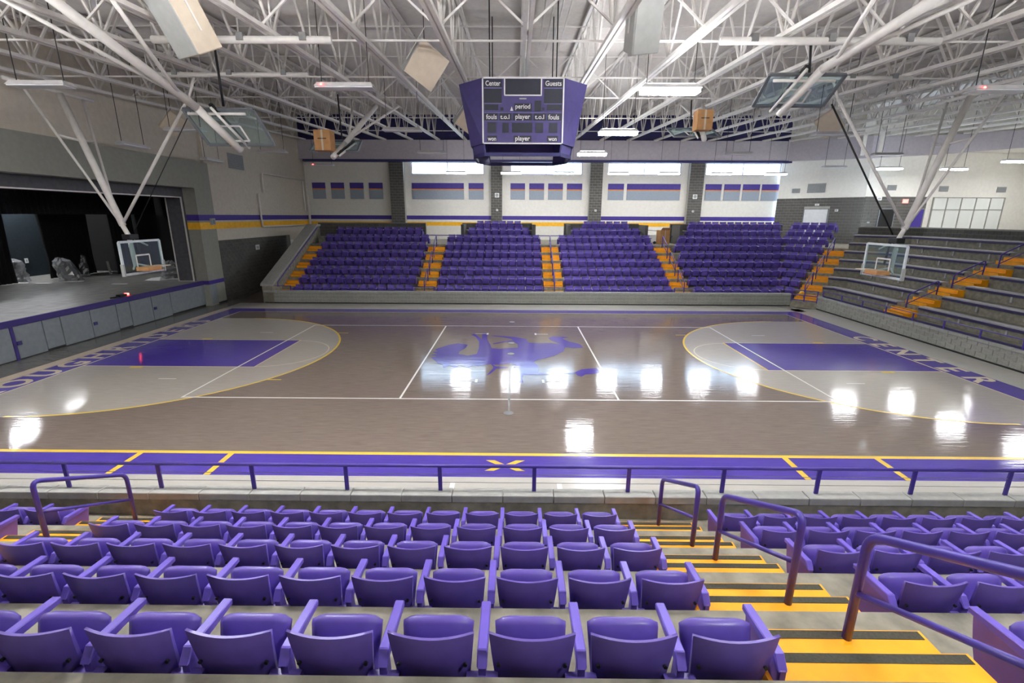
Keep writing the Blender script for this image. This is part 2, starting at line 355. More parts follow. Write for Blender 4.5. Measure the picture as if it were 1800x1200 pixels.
# acoustic panels
PX = [(0, [(-16.11,-15.03),(-14.62,-13.53),(-13.11,-11.98),(-11.59,-10.45)]), (1, [(-8.16,-3.99),(-3.65,-2.42)]), (2, [(-.32,.87),(1.17,2.39),(2.67,3.88),(4.16,5.4)]),
      (3, [(7.42,8.71),(8.92,13.18)]), (4, [(15.13,16.43),(16.61,17.92),(18.08,19.45),(19.58,20.99)])]
for bay, lst in PX:
    for i, (x0, x1) in enumerate(lst):
        where = 'leftmost bay' if bay == 0 else 'rightmost bay' if bay == 4 else '%s bay' % ORD[bay]
        sz = 'wide' if x1-x0 > 2 else 'square'
        lab = '%s purple and grey wall panel, %s from left in the %s of far wall' % (sz, ORD[i], where)
        t = thing('acoustic_panel', lab, 'wall panel', ((x0+x1)/2, YW, 6.14), 0, 'acoustic panels on the far wall'); h = (x1-x0)/2-.02
        obj('purple_band', mbx('purple_band', PWALL, -h, h, -.06, 0, .80, 1.24), t)
        obj('orange_band', mbx('orange_band', PANELO, -h, h, -.06, 0, .72, .80), t)
        obj('grey_band', mbx('grey_band', PANELG, -h, h, -.06, 0, 0, .72), t)
# clock and sounder boxes on the piers
for i, (x, z, s_, lab, cat) in enumerate([(-1.36, 6.28, .34, 'white square clock panel on the second pier', 'clock'), (14.2, 6.24, .34, 'white square clock panel on the rightmost pier', 'clock'),
        (-1.36, 5.25, .15, 'small white box low on the second pier', 'wall box'), (6.45, 5.25, .15, 'small white box low on the third pier', 'wall box'), (14.15, 5.22, .15, 'small white box low on the rightmost pier', 'wall box')]):
    t = thing('wall_clock' if cat == 'clock' else 'wall_box', lab, cat, (x, 22.6, z))
    obj('case', mbx('case', PAPER, -s_/2, s_/2, -.06, 0, 0, s_, bevel=.01), t)
    if cat == 'clock':
        obj('dial', MB().tube([(0, -.065, s_/2), (0, -.06, s_/2)], s_*.38, 16).mesh('dial', GREYBOX), t)
        obj('hand', MB().bar((0, -.07, s_/2), (.05, -.07, s_*.75), .015, .005, (0, 1, 0)).mesh('hand', BLACKM), t)
    else:
        obj('faceplate', mbx('faceplate', GREYBOX, -s_*.3, s_*.3, -.07, -.058, s_*.2, s_*.8), t)
# bulkhead, navy beam, purple wall above it
PTS = [(XL, 22.25), (20.9, 22.25), (24.3, 18.15), (28.1, 18.1), (30.8, 14.4), (33.2, 8), (34.2, -24)]
FOOT = [9.05, 9.02, 8.82, 9.02, 9.02, 9.02, 9.02]
for i in range(len(PTS)-1):
    (xa, ya), (xb, yb) = PTS[i], PTS[i+1]
    d = Vector((xb-xa, yb-ya, 0)).normalized(); nrm = Vector((-d.y, d.x, 0))*.3
    poly = [(xa, ya), (xb, yb), (xb+nrm.x, yb+nrm.y), (xa+nrm.x, ya+nrm.y)]
    topz = lambda y: max(zb(y), 9.9)
    m = MB(); za, zbv = topz(ya), topz(yb)
    fa, fb = FOOT[i], FOOT[i+1]
    m.add([(xa, ya, fa), (xb, yb, fb), (xb, yb, zbv), (xa, ya, za), (xa+nrm.x, ya+nrm.y, fa), (xb+nrm.x, yb+nrm.y, fb), (xb+nrm.x, yb+nrm.y, zbv), (xa+nrm.x, ya+nrm.y, za)],
          [(0, 1, 2, 3), (7, 6, 5, 4), (0, 4, 5, 1), (1, 5, 6, 2), (2, 6, 7, 3), (3, 7, 4, 0)])
    struct('trim_%d' % (i+10), 'smooth grey metal bulkhead below the roof trusses', m.mesh('bulkhead', BULK))
    ex = d*.5; pa_, pb_ = Vector((xa, ya, 0))+nrm-ex, Vector((xb, yb, 0))+nrm+ex
    m2 = MB().add([(pa_.x, pa_.y, 9.0), (pb_.x, pb_.y, 9.0), (pb_.x, pb_.y, zt(yb)+.4), (pa_.x, pa_.y, zt(ya)+.4)], [(0, 1, 2, 3)])
    m2 = MB().prism([Vector(v) for v in m2.v], nrm*.3)
    struct('wall_upper_%d' % (i+1), 'purple wall strip behind the truss ends', m2.mesh('upper_wall', PDARK if i < 1 else WHITE))
struct('trim_20', 'navy steel beam along the foot of the bulkhead', mbx('beam', PDARK, XL+.3, 21.4, 22.2, 22.5, 8.88, 9.05))
obj('rivet_row', None)
bpy.data.objects.remove(bpy.data.objects['rivet_row'])
struct('ceiling_soffit', 'grey soffit behind the navy beam', mbx('soffit', BULK, XL, 21.4, 22.5, YW, 8.97, 9.05))

# ================================================================== RIGHT WALLS (concourse)
def wallseg(name, label, p, q, z0, z1, mat, th=.25):
    (xa, ya), (xb, yb) = p, q; d = Vector((xb-xa, yb-ya)).normalized(); n = Vector((-d.y, d.x))*th
    return struct(name, label, MB().plan([(xa, ya), (xb, yb), (xb+n.x, yb+n.y), (xa+n.x, ya+n.y)], z0, z1).mesh(name, mat))
A0, A1, A2 = (20.75, 22.72), (24.6, 18.4), (36.5, 18.4)
wa = wallseg('wall_right_corner', 'angled white wall above dark block base beside the far stand', A0, A1, 0, 10.6, WHITE)
L1 = math.hypot(A1[0]-A0[0], A1[1]-A0[1]); da = (A1[0]-A0[0], A1[1]-A0[1])
dn = Vector(da+(0,)).normalized(); nn = Vector((dn.y, -dn.x, 0))
def on_a(s, z, off=.02): return (A0[0]+dn.x*s+nn.x*off, A0[1]+dn.y*s+nn.y*off, z)
ang_a = math.atan2(dn.y, dn.x)
obj('block_base', MB().add([], []).box(0, L1, -.03, 0, 2.6, 6.26).mesh('block_base', MORTAR), wa, (A0[0], A0[1], 0), ang_a)
cmu(wa, on_a(0, 0, .03), da, L1, 2.62, 6.26, BLOCK, skip=[(2.05, 3.75, 0, 5.5)])
wb = wallseg('wall_right_concourse', 'white concourse wall with block base, doors and glazed screen', A1, A2, 0, 10.6, WHITE)
obj('block_base', mbx('block_base', MORTAR, 24.6, 28.95, 18.37, 18.4, 2.6, 6.3), wb)
cmu(wb, (24.6, 18.37, 0), (1, 0), 4.35, 2.64, 6.3, BLOCK, skip=[(1.1, 2.2, 0, 5.45), (3.3, 4.2, 0, 5.45)])
def door(n, label, p, rz, wd, ht, mat, zz=3.3):
    t = tag(obj('door_%d' % n, None, None, p, rz), label, None, None, 'structure')
    obj('door_leaf', mbx('door_leaf', mat, 0, wd, -.05, 0, 0, ht), t)
    f = MB().box(-.06, 0, -.07, 0, 0, ht+.06).box(wd, wd+.06, -.07, 0, 0, ht+.06).box(-.06, wd+.06, -.07, 0, ht, ht+.06)
    obj('door_frame', f.mesh('door_frame', STGREY), t); obj('door_handle', mbx('door_handle', BLACKM, wd*.82, wd*.9, -.1, -.05, 1.0, 1.1), t)
p = on_a(2.1, 2.9, .04); door(1, 'white metal door in the angled block wall', p, ang_a, 1.55, 2.55, DOORW)
door(2, 'black door in the block wall behind the bleachers', (25.75, 18.35, 2.9), 0, 1.0, 2.55, BLACKM)
door(3, 'purple door in the block wall beside the glazed screen', (27.95, 18.35, 2.9), 0, .85, 2.55, PWALL)
# glazed screen
t = struct('window_5', 'glazed storefront screen with frosted panes behind the right bleachers')
FR = M('storefront_frame', (150, 150, 142), .5); f = MB(); gx = [29.35, 30.3, 31.3, 32.3, 33.3, 34.25]
for x in gx: f.box(x-.03, x+.03, 18.28, 18.38, 3.3, 6.25)
for z in (3.3, 5.42, 6.22): f.box(29.32, 34.28, 18.28, 18.38, z, z+.05)
obj('screen_frame', f.mesh('screen_frame', FR), t)
for i in range(5):
    obj('pane', mbx('pane', FROST, gx[i]+.03, gx[i+1]-.03, 18.32, 18.33, 3.35, 5.42), t); obj('pane', mbx('pane', FROST, gx[i]+.03, gx[i+1]-.03, 18.32, 18.33, 5.47, 6.22), t)
# vents, exit sign, boxes
def vent(x, y, z, wd, ht, rz, lab):
    t = thing('air_vent', lab, 'vent', (x, y, z), rz)
    obj('vent_frame', mbx('vent_frame', VENT, 0, wd, -.04, 0, 0, ht), t)
    n = max(4, int(ht/.08))
    for i in range(n): obj('louvre', mbx('louvre', STGREY, .03, wd-.03, -.055, -.035, .03+(ht-.06)*i/n, .03+(ht-.06)*(i+.55)/n), t)
p = on_a(1.0, 6.68, .02); vent(*p, .55, .32, ang_a, 'small grey vent left of the large vent above the white door')
p = on_a(2.05, 6.65, .02); vent(*p, 1.2, .66, ang_a, 'large grey vent above the white door')
vent(26.0, 18.38, 6.72, .62, .36, 0, 'small grey vent above the black door')
vent(29.6, 18.38, 6.66, .62, .36, 0, 'small grey vent above left end of the glazed screen')
vent(33.6, 18.38, 6.62, .62, .36, 0, 'small grey vent above right end of the glazed screen')
t = thing('exit_sign', 'small red lit exit sign on the block wall', 'exit sign', (27.2, 18.34, 5.86)); obj('sign_box', mbx('sign_box', EXITM, 0, .38, -.06, 0, 0, .28), t)
me = text_mesh('sign_lettering', 'EXIT', LETTER, .15, .9, .004, .002); obj('sign_lettering', me, t, (.19, -.063, .14), rot=(PI/2, 0, 0))
for x, y, z, wd, lab in [(25.35, 18.34, 6.05, .34, 'white emergency light high on the block wall'), (25.0, 18.34, 4.5, .14, 'tiny white outlet low on the block wall')]:
    t = thing('wall_box', lab, 'wall box', (x, y, z)); obj('case', mbx('case', PAPER, 0, wd, -.08, 0, 0, wd*.7, bevel=.01), t); obj('faceplate', mbx('faceplate', GREYBOX, wd*.2, wd*.8, -.09, -.078, wd*.15, wd*.5), t)
p = on_a(2.75, 5.72, .04); t = thing('wall_box', 'small white emergency light above the white door', 'wall box', p, ang_a); obj('case', mbx('case', PAPER, 0, .26, -.08, 0, 0, .14), t); obj('faceplate', mbx('faceplate', GREYBOX, .05, .2, -.09, -.078, .03, .1), t)
p = on_a(4.1, 5.3, .04); t = thing('wall_box', 'small white strobe right of the white door', 'wall box', p, ang_a); obj('case', mbx('case', PAPER, 0, .2, -.08, 0, 0, .16), t); obj('faceplate', mbx('faceplate', GREYBOX, .04, .16, -.09, -.078, .03, .13), t)
t = thing('purple_banner', 'purple wall panel at the right edge above the bleachers', 'banner', (29.2, 12.0, 5.95), -.5); obj('banner_face', mbx('banner_face', PWALL, 0, 4, -.06, 0, 0, 2.35), t); obj('banner_rail', mbx('banner_rail', STEEL, 0, 4, -.08, .02, 2.35, 2.42), t)
struct('wall_right_side', 'white end wall beyond the right concourse', mbx('wall_right_side', WHITE, 36.3, 36.6, -24, 18.4, 0, 12.6))
struct('wall_near', 'white wall behind the near stand', mbx('wall_near', WHITE, XL-.3, 36.5, -24.3, -24, 0, 12.6))
struct('floor_concourse', 'pale concourse floor behind the right bleachers', mbx('floor_concourse', CONC, 25.1, 36.5, -24, 18.4, 2.6, 2.9))
struct('ceiling_concourse', 'white flat ceiling over the right concourse', mbx('ceiling_concourse', WHITE, 25, 37, -24, 22, 10.55, 10.7))

# ================================================================== LEFT WALL + STAGE
wl = struct('wall_left', 'beige left wall with dark block base and purple and yellow stripes',
            MB().box(XL-.3, XL, 10.3, YW+.3, 0, 12.6).box(XL-.45, XL-.15, -24, 10.3, 7.4, 12.6).box(XL-.45, XL-.15, -24, -10.5, 0, 7.4).mesh('wall_left', BEIGE))
obj('painted_stripe', mbx('painted_stripe', PWALL, XL, XL+.01, 10.5, YW, 4.56, 4.86), wl); obj('painted_stripe', mbx('painted_stripe', YELLOW, XL, XL+.01, 10.5, YW, 4.1, 4.46), wl)
obj('block_base', mbx('block_base', MORTARD, XL, XL+.03, 10.5, 19.3, 0, 3.46), wl)
cmu(wl, (XL+.03, 19.3, 0), (0, -1), 8.8, 0, 3.46, BLOCKD, skip=[(0, .6, 0, 4)])
obj('corridor_light_patch', mbx('corridor_light_patch', PAPER, XL, XL+.05, 19.35, 19.75, 2.3, 3.1), wl)  # white patch painted for the light in the corridor beyond
# surround
sur = struct('trim_30', 'grey proscenium surround framing the stage opening')
X0 = -16.55
obj('surround_pier', mbx('surround_pier', SURR, -17.2, X0, 9.1, 10.5, 0, 7.55), sur)
obj('surround_pier', mbx('surround_pier', SURR, -17.2, X0, -10.5, -9.1, 0, 7.55), sur)
obj('surround_header', mbx('surround_header', SURR, -17.2, X0, -9.1, 9.1, 6.2, 7.55), sur)
obj('surround_stripe', mbx('surround_stripe', PWALL, X0, X0+.01, 9.1, 10.5, 4.56, 4.86), sur); obj('surround_stripe', mbx('surround_stripe', YELLOW, X0, X0+.01, 9.1, 10.5, 4.1, 4.46), sur)
obj('surround_stripe', mbx('surround_stripe', PWALL, -17.2, X0, 9.09, 9.1, 4.56, 4.86), sur); obj('surround_stripe', mbx('surround_stripe', YELLOW, -17.2, X0, 9.09, 9.1, 4.1, 4.46), sur)
obj('surround_band', mbx('surround_band', PWALL, X0, X0+.015, 9.085, 10.5, 1.17, 1.38), sur); obj('surround_band', mbx('surround_band', PWALL, -16.84, X0+.015, 9.085, 9.1, 1.17, 1.38), sur)
obj('surround_panel', mbx('surround_panel', STGREY, X0, X0+.01, 9.12, 9.74, .1, 1.16), sur)
obj('surround_kick', mbx('surround_kick', BLACKM, X0, X0+.02, 9.72, 10.5, 0, .1), sur)
obj('inner_header', mbx('inner_header', SURRD, -18.0, -17.2, -8.9, 8.9, 5.72, 6.25), sur)
obj('inner_jamb', mbx('inner_jamb', SURRD, -18.0, -17.2, 8.88, 9.1, 1.38, 6.2), sur)
obj('trim_strip', mbx('trim_strip', STEEL, -17.2, -17.16, -8.9, 8.9, 5.70, 5.75), sur)
obj('trim_strip', mbx('trim_strip', STEEL, -17.22, -17.16, 8.85, 8.9, 1.38, 5.75), sur)
obj('trim_strip', mbx('trim_strip', STEEL, -18.02, -17.97, 8.85, 8.88, 1.38, 5.7), sur)
obj('trim_strip', mbx('trim_strip', STEEL, -18.0, -17.2, 8.85, 8.88, 1.38, 1.42), sur)
# stage house
struct('wall_stage_back', 'dark teal wall at the back of the stage', mbx('wall_stage_back', TEAL, -28.1, -27.8, -13, 15, 1.2, 9.5))
struct('wall_stage_side', 'black side wall of the stage', mbx('wall_stage_side', BLACKW, -28, -17.2, 13.6, 13.9, 1.2, 9.5))
struct('wall_stage_side_near', 'black near side wall of the stage', mbx('wall_stage_side_near', BLACKW, -28, -17.2, -13, -12.7, 1.2, 9.5))
struct('ceiling_stage', 'black ceiling over the stage', mbx('ceiling_stage', BLACKW, -28, -17, -13, 14, 9.4, 9.6))
struct('wall_stage_front', 'black inner face of the stage opening', MB().box(-17.3, -17.2, 9.1, 13.9, 1.2, 9.5).box(-17.3, -17.2, -13, 13.9, 6.25, 9.5).box(-17.3, -17.2, -13, -9.1, 1.2, 9.5).mesh('w', BLACKW))
stage = thing('stage', 'raised grey stage with purple edge and grey access panels', 'stage')
obj('deck', mbx('deck', STFLOOR, -28, -16.9, -12.8, 13.7, 1.17, 1.375), stage)
SPUR = M('stage_purple', (58, 46, 112), .5, var=.05)
obj('purple_edge', mbx('purple_edge', SPUR, -16.93, -16.84, -9.1, 9.72, 1.16, 1.38), stage)
obj('backing', mbx('backing', BLACKM, -17.1, -16.9, -9.1, 9.72, 0, 1.17), stage)
seams = [-9.1, -7.6, -6.2, -4.6, -3.0, -1.21, -.11, .59, 1.87, 3.16, 3.9, 5.19, 6.44, 9.7]
for i in range(len(seams)-1):
    y0, y1 = seams[i]+.02, seams[i+1]-.02; lift = .1 if i in (6, 9, 12) else .04
    pn = obj('access_panel', mbx('access_panel', STGREY, -16.9, -16.86, y0, y1, lift, 1.15), stage)
    if i in (5, 8, 11): obj('latch', mbx('latch', SPUR, -16.86, -16.82, y0+.05, y0+.2, .52, .64), pn)
obj('corner_post', mbx('corner_post', SPUR, -16.9, -16.83, -1.27, -1.16, 0, 1.17), stage)
# curtains
def curtain(x, y0, y1, z0, z1, label, amp=.09, gather=0, along='y', sway=0):
    n = max(12, int((y1-y0)/.05)); m = MB(); rows = 8; vs = []; fs = []
    for r in range(rows+1):
        v = r/rows; z = z0+(z1-z0)*v
        for i in range(n+1):
            u = i/n; g = 1-gather*(1-abs(2*v-.5))*.6 if gather else 1
            yy = (y0+y1)/2+((y0+(y1-y0)*u)-(y0+y1)/2)*max(.25, g)+sway*(1-v)
            off = amp*math.sin(i*1.1+.6*math.sin(i*.37))*(1-.4*v)
            vs.append((x+off, yy, z) if along == 'y' else (yy, x+off, z))
    for r in range(rows):
        for i in range(n): a = r*(n+1)+i; fs.append((a, a+1, a+n+2, a+n+1))
    m.add(vs, fs); me = m.mesh('curtain', CURT, smooth=True)
    o = obj('stage_curtain', me); sd = o.modifiers.new('s', 'SOLIDIFY'); sd.thickness = .012
    return tag(o, label, 'curtain', 'black stage curtains')
curtain(-25.5, 5.2, 7.7, 1.42, 5.6, 'black stage curtain gathered at the left of the teal wall', gather=.12)
curtain(-25.5, 9.4, 12.5, 1.42, 5.6, 'black stage curtain hanging right of the teal wall', gather=.1)
curtain(-23.6, 11.7, 13.45, 1.42, 5.6, 'black stage curtain in the corner behind the backboard', gather=.05)
curtain(-27.2, -4.0, 8.0, 1.42, 6.8, 'wide black curtain along the left of the stage back wall')
curtain(-22.0, -9, 13.4, 4.85, 8.6, 'black overhead border curtain spanning the stage', amp=.06)
curtain(-19.4, -9, 13.4, 5.75, 8.6, 'black front border curtain just behind the stage opening', amp=.06)
# wrapped bundles and litter on the stage
def bundle(name, label, x, y, rx, ry, h, mat=PLASTIC, core=None, tilt=0):
    t = thing(name, label, 'plastic wrap', (x, y, 1.38)); rnd = random.Random(label)
    m = MB(); n, k = 14, 7; vs = []; fs = []
    for j in range(k+1):
        v = j/k
        for i in range(n):
            a = 2*PI*i/n; rr = (1-.25*v+.12*rnd.uniform(-1, 1))*(1 if j < k else .4)
            vs.append((rx*rr*math.cos(a)+tilt*v, ry*rr*math.sin(a), h*v*(1+.06*rnd.uniform(-1, 1))+.005))
    for j in range(k):
        for i in range(n): fs.append((j*n+i, j*n+(i+1) % n, (j+1)*n+(i+1) % n, (j+1)*n+i))
    fs.append(tuple(range(k*n, k*n+n))); obj('plastic_sheet', m.add(vs, fs).mesh('plastic_sheet', mat), t)
    cm = MB()
    for j in range(5):
        for i in range(8): cm.v.append((rx*.62*(1-.1*j*.3)*math.cos(PI*i/4)+tilt*j/4, ry*.62*math.sin(PI*i/4), h*.84*j/4+.01))
    for j in range(4):
        for i in range(8): cm.f.append((j*8+i, j*8+(i+1) % 8, (j+1)*8+(i+1) % 8, (j+1)*8+i))
    cm.f.append(tuple(range(32, 40))); cm.f.append(tuple(range(7, -1, -1)))
    obj('wrapped_core', cm.mesh('wrapped_core', core or CURT), t)
    obj('sheet_edge', MB().plan([(rx*.2, -ry*1.3), (rx*1.5, -ry*1.1), (rx*1.7, -ry*.7), (rx*.6, -ry*.9)], .002, .03).mesh('sheet_edge', PAPER), t)
bundle('wrapped_bundle', 'plastic wrapped bundle at the left edge of the stage', -26.4, 8.3, .7, .6, 1.2)
bundle('wrapped_bundle', 'plastic wrapped curtain bundle in the middle of the stage', -23.9, 8.95, .55, .45, 1.2, tilt=-.4)
bundle('wrapped_bundle', 'taller plastic wrapped roll behind the middle bundle', -25.6, 11.6, .35, .3, 1.25)
bundle('wrapped_bundle', 'plastic wrapped bundle at the right stage jamb', -19.3, 10.2, .55, .45, .95)
for x, y, lab in ((-24.3, 7.75, 'flat white sheet on the stage floor, left one'), (-20.3, 7.7, 'flat white sheet on the stage floor, right one')):
    tag(obj('paper_sheet', MB().plan([(x-.35, y-.12), (x+.35, y-.05), (x+.33, y+.14), (x-.37, y+.1)], 1.378, 1.392).mesh('paper_sheet', PAPER)), lab, 'paper')
tag(obj('crumpled_sheet', MB().add([(-.5,-.2,0),(.4,-.25,0),(.6,.1,0),(-.3,.25,0),(-.2,0,.12),(.3,.02,.18)], [(0,1,5,4),(1,2,5),(2,3,4,5),(3,0,4)]).mesh('crumpled_sheet', PAPER), None, (-19.6, 9.3, 1.382)), 'crumpled white sheet on the stage below the cardboard box', 'paper')
t = thing('laser_level', 'small black tool with red light lying on the stage edge', 'tool', (-17.1, 3.95, 1.38))
obj('tool_body', mbx('tool_body', BLACKM, -.1, .1, -.28, .12, 0, .1, bevel=.02), t); obj('tool_strap', MB().tube([(0, -.28, .04), (.05, -.5, .03), (-.05, -.65, .02)], .03, 6).mesh('tool_strap', BLACKM), t)
obj('red_light', mbx('red_light', REDL, -.03, .11, .1, .2, .03, .11), t)
t = thing('roll_of_paper', 'short grey tube standing at the back of the stage', 'tube', (-24.3, 12.0, 1.38)); obj('tube_body', MB().tube([(0, 0, 0), (-.05, 0, .75)], .06, 10).mesh('tube_body', GREYBOX), t); obj('tube_foot', MB().tube([(0, 0, 0), (0, 0, .04)], .12, 10).mesh('tube_foot', GREYBOX), t)
for x, y, z, lab in ((-27.76, 10.55, 2.15, 'lower white outlet plate on the teal stage wall'), (-27.76, 12.2, 3.9, 'upper white outlet plate on the teal stage wall')):
    t = thing('outlet_plate', lab, 'outlet', (x, y, z)); obj('plate', mbx('plate', PAPER, 0, .03, -.09, .09, 0, .26), t); obj('socket', mbx('socket', GREYBOX, .03, .035, -.04, .04, .06, .2), t)
# left wall fittings
lv = thing('air_vent', 'large square grey vent high on the left wall', 'vent', (XL, 12.6, 7.5)); obj('vent_frame', mbx('vent_frame', VENT, 0, .04, 0, 1.6, 0, .85), lv)
for i in range(8): obj('louvre', mbx('louvre', STGREY, .04, .055, .05, 1.55, .04+.1*i, .09+.1*i), lv)
t = thing('wall_box', 'grey speaker box on the stage surround stripe', 'wall box', (X0, 9.98, 4.33)); obj('case', mbx('case', GREYBOX, 0, .14, 0, .3, 0, .34), t); obj('faceplate', mbx('faceplate', STGREY, .14, .15, .05, .25, .05, .29), t)
t = thing('wall_box', 'white notice plate on the dark block wall', 'wall box', (XL+.045, 14.3, 2.7)); obj('case', mbx('case', PAPER, 0, .04, 0, .45, 0, .3), t); obj('faceplate', mbx('faceplate', GREYBOX, .04, .045, .06, .39, .06, .24), t)
t = thing('conduit', 'white pipe loop fixed high on the left wall by the corner', 'pipe', (XL+.1, 0, 0))
obj('pipe_run', MB().tube([(0, 16.1, 6.3), (0, 16.1, 7.45), (0, 16.2, 7.5), (0, 22.4, 7.5)], .05, 8).mesh('pipe_run', STEEL, True), t)
obj('pipe_run', MB().tube([(0, 15.4, 6.2), (0, 15.4, 4.2), (0, 15.5, 4.12), (0, 22.7, 4.12)], .06, 8).mesh('pipe_run', STEEL, True), t)
obj('downpipe', MB().tube([(.1, 22.75, 4.0), (.1, 22.75, 8.95)], .09, 10).mesh('downpipe', STEEL, True), t)
obj('pipe_drop', MB().tube([(0, 22.3, 7.45), (0, 22.3, 5.2)], .05, 8).mesh('pipe_drop', PAPER, True), t)

# ================================================================== STANDS
far = thing('concrete_stand', 'far concrete grandstand tiers behind the low block wall', 'grandstand')
SLX = -13.6
def bis(d): return (15.69+.414*d, YF+d)
def bis2(d): return (16.62+d, 9.16+.414*d)
e0 = .2
for k in range(1, 8):
    d0 = e0 if k == 1 else edge(k-1); d1 = edge(k)
    obj('tier', MB().plan([(SLX, YF+d0), bis(d0), bis(d1), (SLX, YF+d1)], 0, tread(k)).mesh('tier', CONC), far)
    # 45 degree corner tiers, as far as the right edge of the corner aisle
    pa = lambda d: (16.57+.707*d, 9.25+.707*d)
    obj('corner_tier', MB().plan([bis(d0), pa(d0), pa(d1), bis(d1)], 0, tread(k)).mesh('corner_tier', CONC), far)
d7 = edge(7)
obj('walkway', MB().plan([(-14.2, YF+d7), bis(d7), (21.3, 22.5), (-14.2, YW)], 2.6, 3.02).mesh('walkway', CONC), far)
obj('corner_walkway', MB().plan([bis(d7), (16.57+.707*d7, 9.25+.707*d7), (24.6, 17.5), (24.6, 18.4), (21.3, 22.3)], 2.5, 3.02).mesh('corner_walkway', CONC), far)
UP = [(-13.4, -6.15, 8), (-3.4, 1.3, 9), (3.9, 8.95, 9), (11.5, 19.2, 9)]
for x0, x1, kk in UP:
    obj('upper_tier', mbx('upper_tier', CONC, x0, x1, YF+d7, YF+edge(8), 3.02, tread(8)), far)
    if kk == 9: obj('upper_tier', mbx('upper_tier', CONC, x0, x1, YF+edge(8), YF+edge(9), 3.02, tread(9)), far)
# block screens round the upper rows
for i, (x0, x1, kk) in enumerate(UP):
    yb_ = YF+edge(kk)+.02; x1b = x1
    s = struct('wall_upper_screen_%d' % (i+1), 'dark block screen wall behind the top seat rows', mbx('screen', MORTARD, x0-.3, x1b, yb_, yb_+.2, 3.0, 4.38))
    cmu(s, (x0-.3, yb_, 0), (1, 0), x1b-x0+.3, 3.12, 4.34, BLOCKD)
    if i > 0:
        for xx in (x0-.2, x1+.0):
            if xx > 18: continue
            s2 = MB().box(xx, xx+.2, YF+d7+.05, yb_, 3.0, 4.2 if kk == 8 else 4.3)
            o = obj('screen_return', s2.mesh('screen_return', BLOCKD), s)
# slanted end wall
sw = thing('stand_end_wall', 'sloping concrete end wall at the left of the far stand', 'wall')
obj('wall_body', MB().prism([(-14.2, YF, 0), (-14.2, YF, 1.0), (-14.2, 17.0, 4.1), (-14.2, 18.6, 4.1), (-14.2, 18.6, 0)], (.6, 0, 0)).mesh('wall_body', CONC), sw)
obj('coping', MB().prism([(-14.26, YF-.06, .98), (-14.26, YF-.06, 1.1), (-14.26, 17.0, 4.26), (-14.26, 18.6, 4.26), (-14.26, 18.6, 4.12), (-14.26, 17.0, 4.12)], (.72, 0, 0)).mesh('coping', COPING), sw)
# wall rail along it
obj('wall_rail', MB().tube([(-13.45, YF+.3, .9), (-13.45, YF+.35, 1.15), (-13.45, 16.8, 4.05)], .03, 8).mesh('wall_rail', PPAINT, True), sw)
def frontwall(name, label, p, q, blocks=True):
    (xa, ya), (xb, yb2) = p, q; d = Vector((xb-xa, yb2-ya, 0)); L = d.length; d.normalize(); a = math.atan2(d.y, d.x)
    t = thing(name, label, 'wall', (xa, ya, 0), a)
    obj('core', mbx('core', MORTAR, 0, L, .012, .19, .06, .62), t); obj('kick_strip', mbx('kick_strip', BLACKM, 0, L, 0, .15, 0, .06), t)
    n = int(L/.8128)+1
    for i in range(n):
        s0, s1 = i*.8128, min(L, (i+1)*.8128)
        if s1-s0 > .1: obj('coping_stone', mbx('coping_stone', COPING, s0+.004, s1-.004, -.03, .22, .61, .72, bevel=.012, seg=1), t)
    if blocks: cmu(t, (0, .012, 0), (1, 0), L, .062, .062+.2032*2.7, BLOCKL)
    return t
frontwall('low_block_wall', 'low grey block wall along the front of the far stand', (-14.15, YF), (15.69, YF))
frontwall('low_block_wall', 'low grey block wall along the front of the right bleachers', (XR, 9.16), (XR, -16))
# right bleachers
right = thing('bleachers', 'concrete right bleachers with grey bench planks', 'bleachers')
def lev(j): return .65+RISE*(j-1)
def dj(j): return .2 if j == 1 else 1.13+D*(j-2)
def pr_(d): return (16.57+.707*d, 9.25+.707*d)
YA, AW = 4.5, 1.15
for j in range(1, 9):
    a, b_ = dj(j), dj(j+1)
    obj('tier', MB().plan([(XR+a, -20), bis2(a), bis2(b_), (XR+b_, -20)], 0, lev(j)).mesh('tier', CONCD), right)
    obj('corner_tier', MB().plan([bis2(a), pr_(a), pr_(b_), bis2(b_)], 0, lev(j)).mesh('corner_tier', CONCD), right)
    if j >= 2:
        zt_ = lev(j)
        def plank(name, poly, z0, z1, mat): obj(name, MB().plan(poly, z0, z1).mesh(name, mat), right)
        o1, o2 = a-.05, a+.28
        bx = lambda d: bis2(d)
        for (ya, yb2) in ((-20, YA-AW/2-.05), (YA+AW/2+.05, None)):
            hi = [bx(o1), bx(o2)] if yb2 is None else [(XR+o1, yb2), (XR+o2, yb2)]
            plank('bench_plank', [(XR+o1, ya), hi[0], hi[1], (XR+o2, ya)], zt_, zt_+.06, ALU)
            hi2 = [bx(o1-.01), bx(o1+.03)] if yb2 is None else [(XR+o1-.01, yb2), (XR+o1+.03, yb2)]
            plank('bench_edge_shade', [(XR+o1-.01, ya), hi2[0], hi2[1], (XR+o1+.03, ya)], zt_-.09, zt_+.005, PBENCH)
        plank('bench_plank', [bx(o1), pr_(o1), pr_(o2), bx(o2)], zt_, zt_+.06, ALU)
        plank('bench_edge_shade', [bx(o1-.01), pr_(o1-.01), pr_(o1+.03), bx(o1+.03)], zt_-.09, zt_+.005, PBENCH)
        bm_ = mbx('bench_bracket', ALU, -.04, 0, -.035, .035, -.3, 0)
        y = -9.5+.35*(j % 2)
        while y < 9.2+.38*(j-2):
            if abs(y-YA) > .75: obj('bench_bracket', bm_, right, (XR+a, y, zt_-.02))
            y += 1.9
a9 = dj(9)
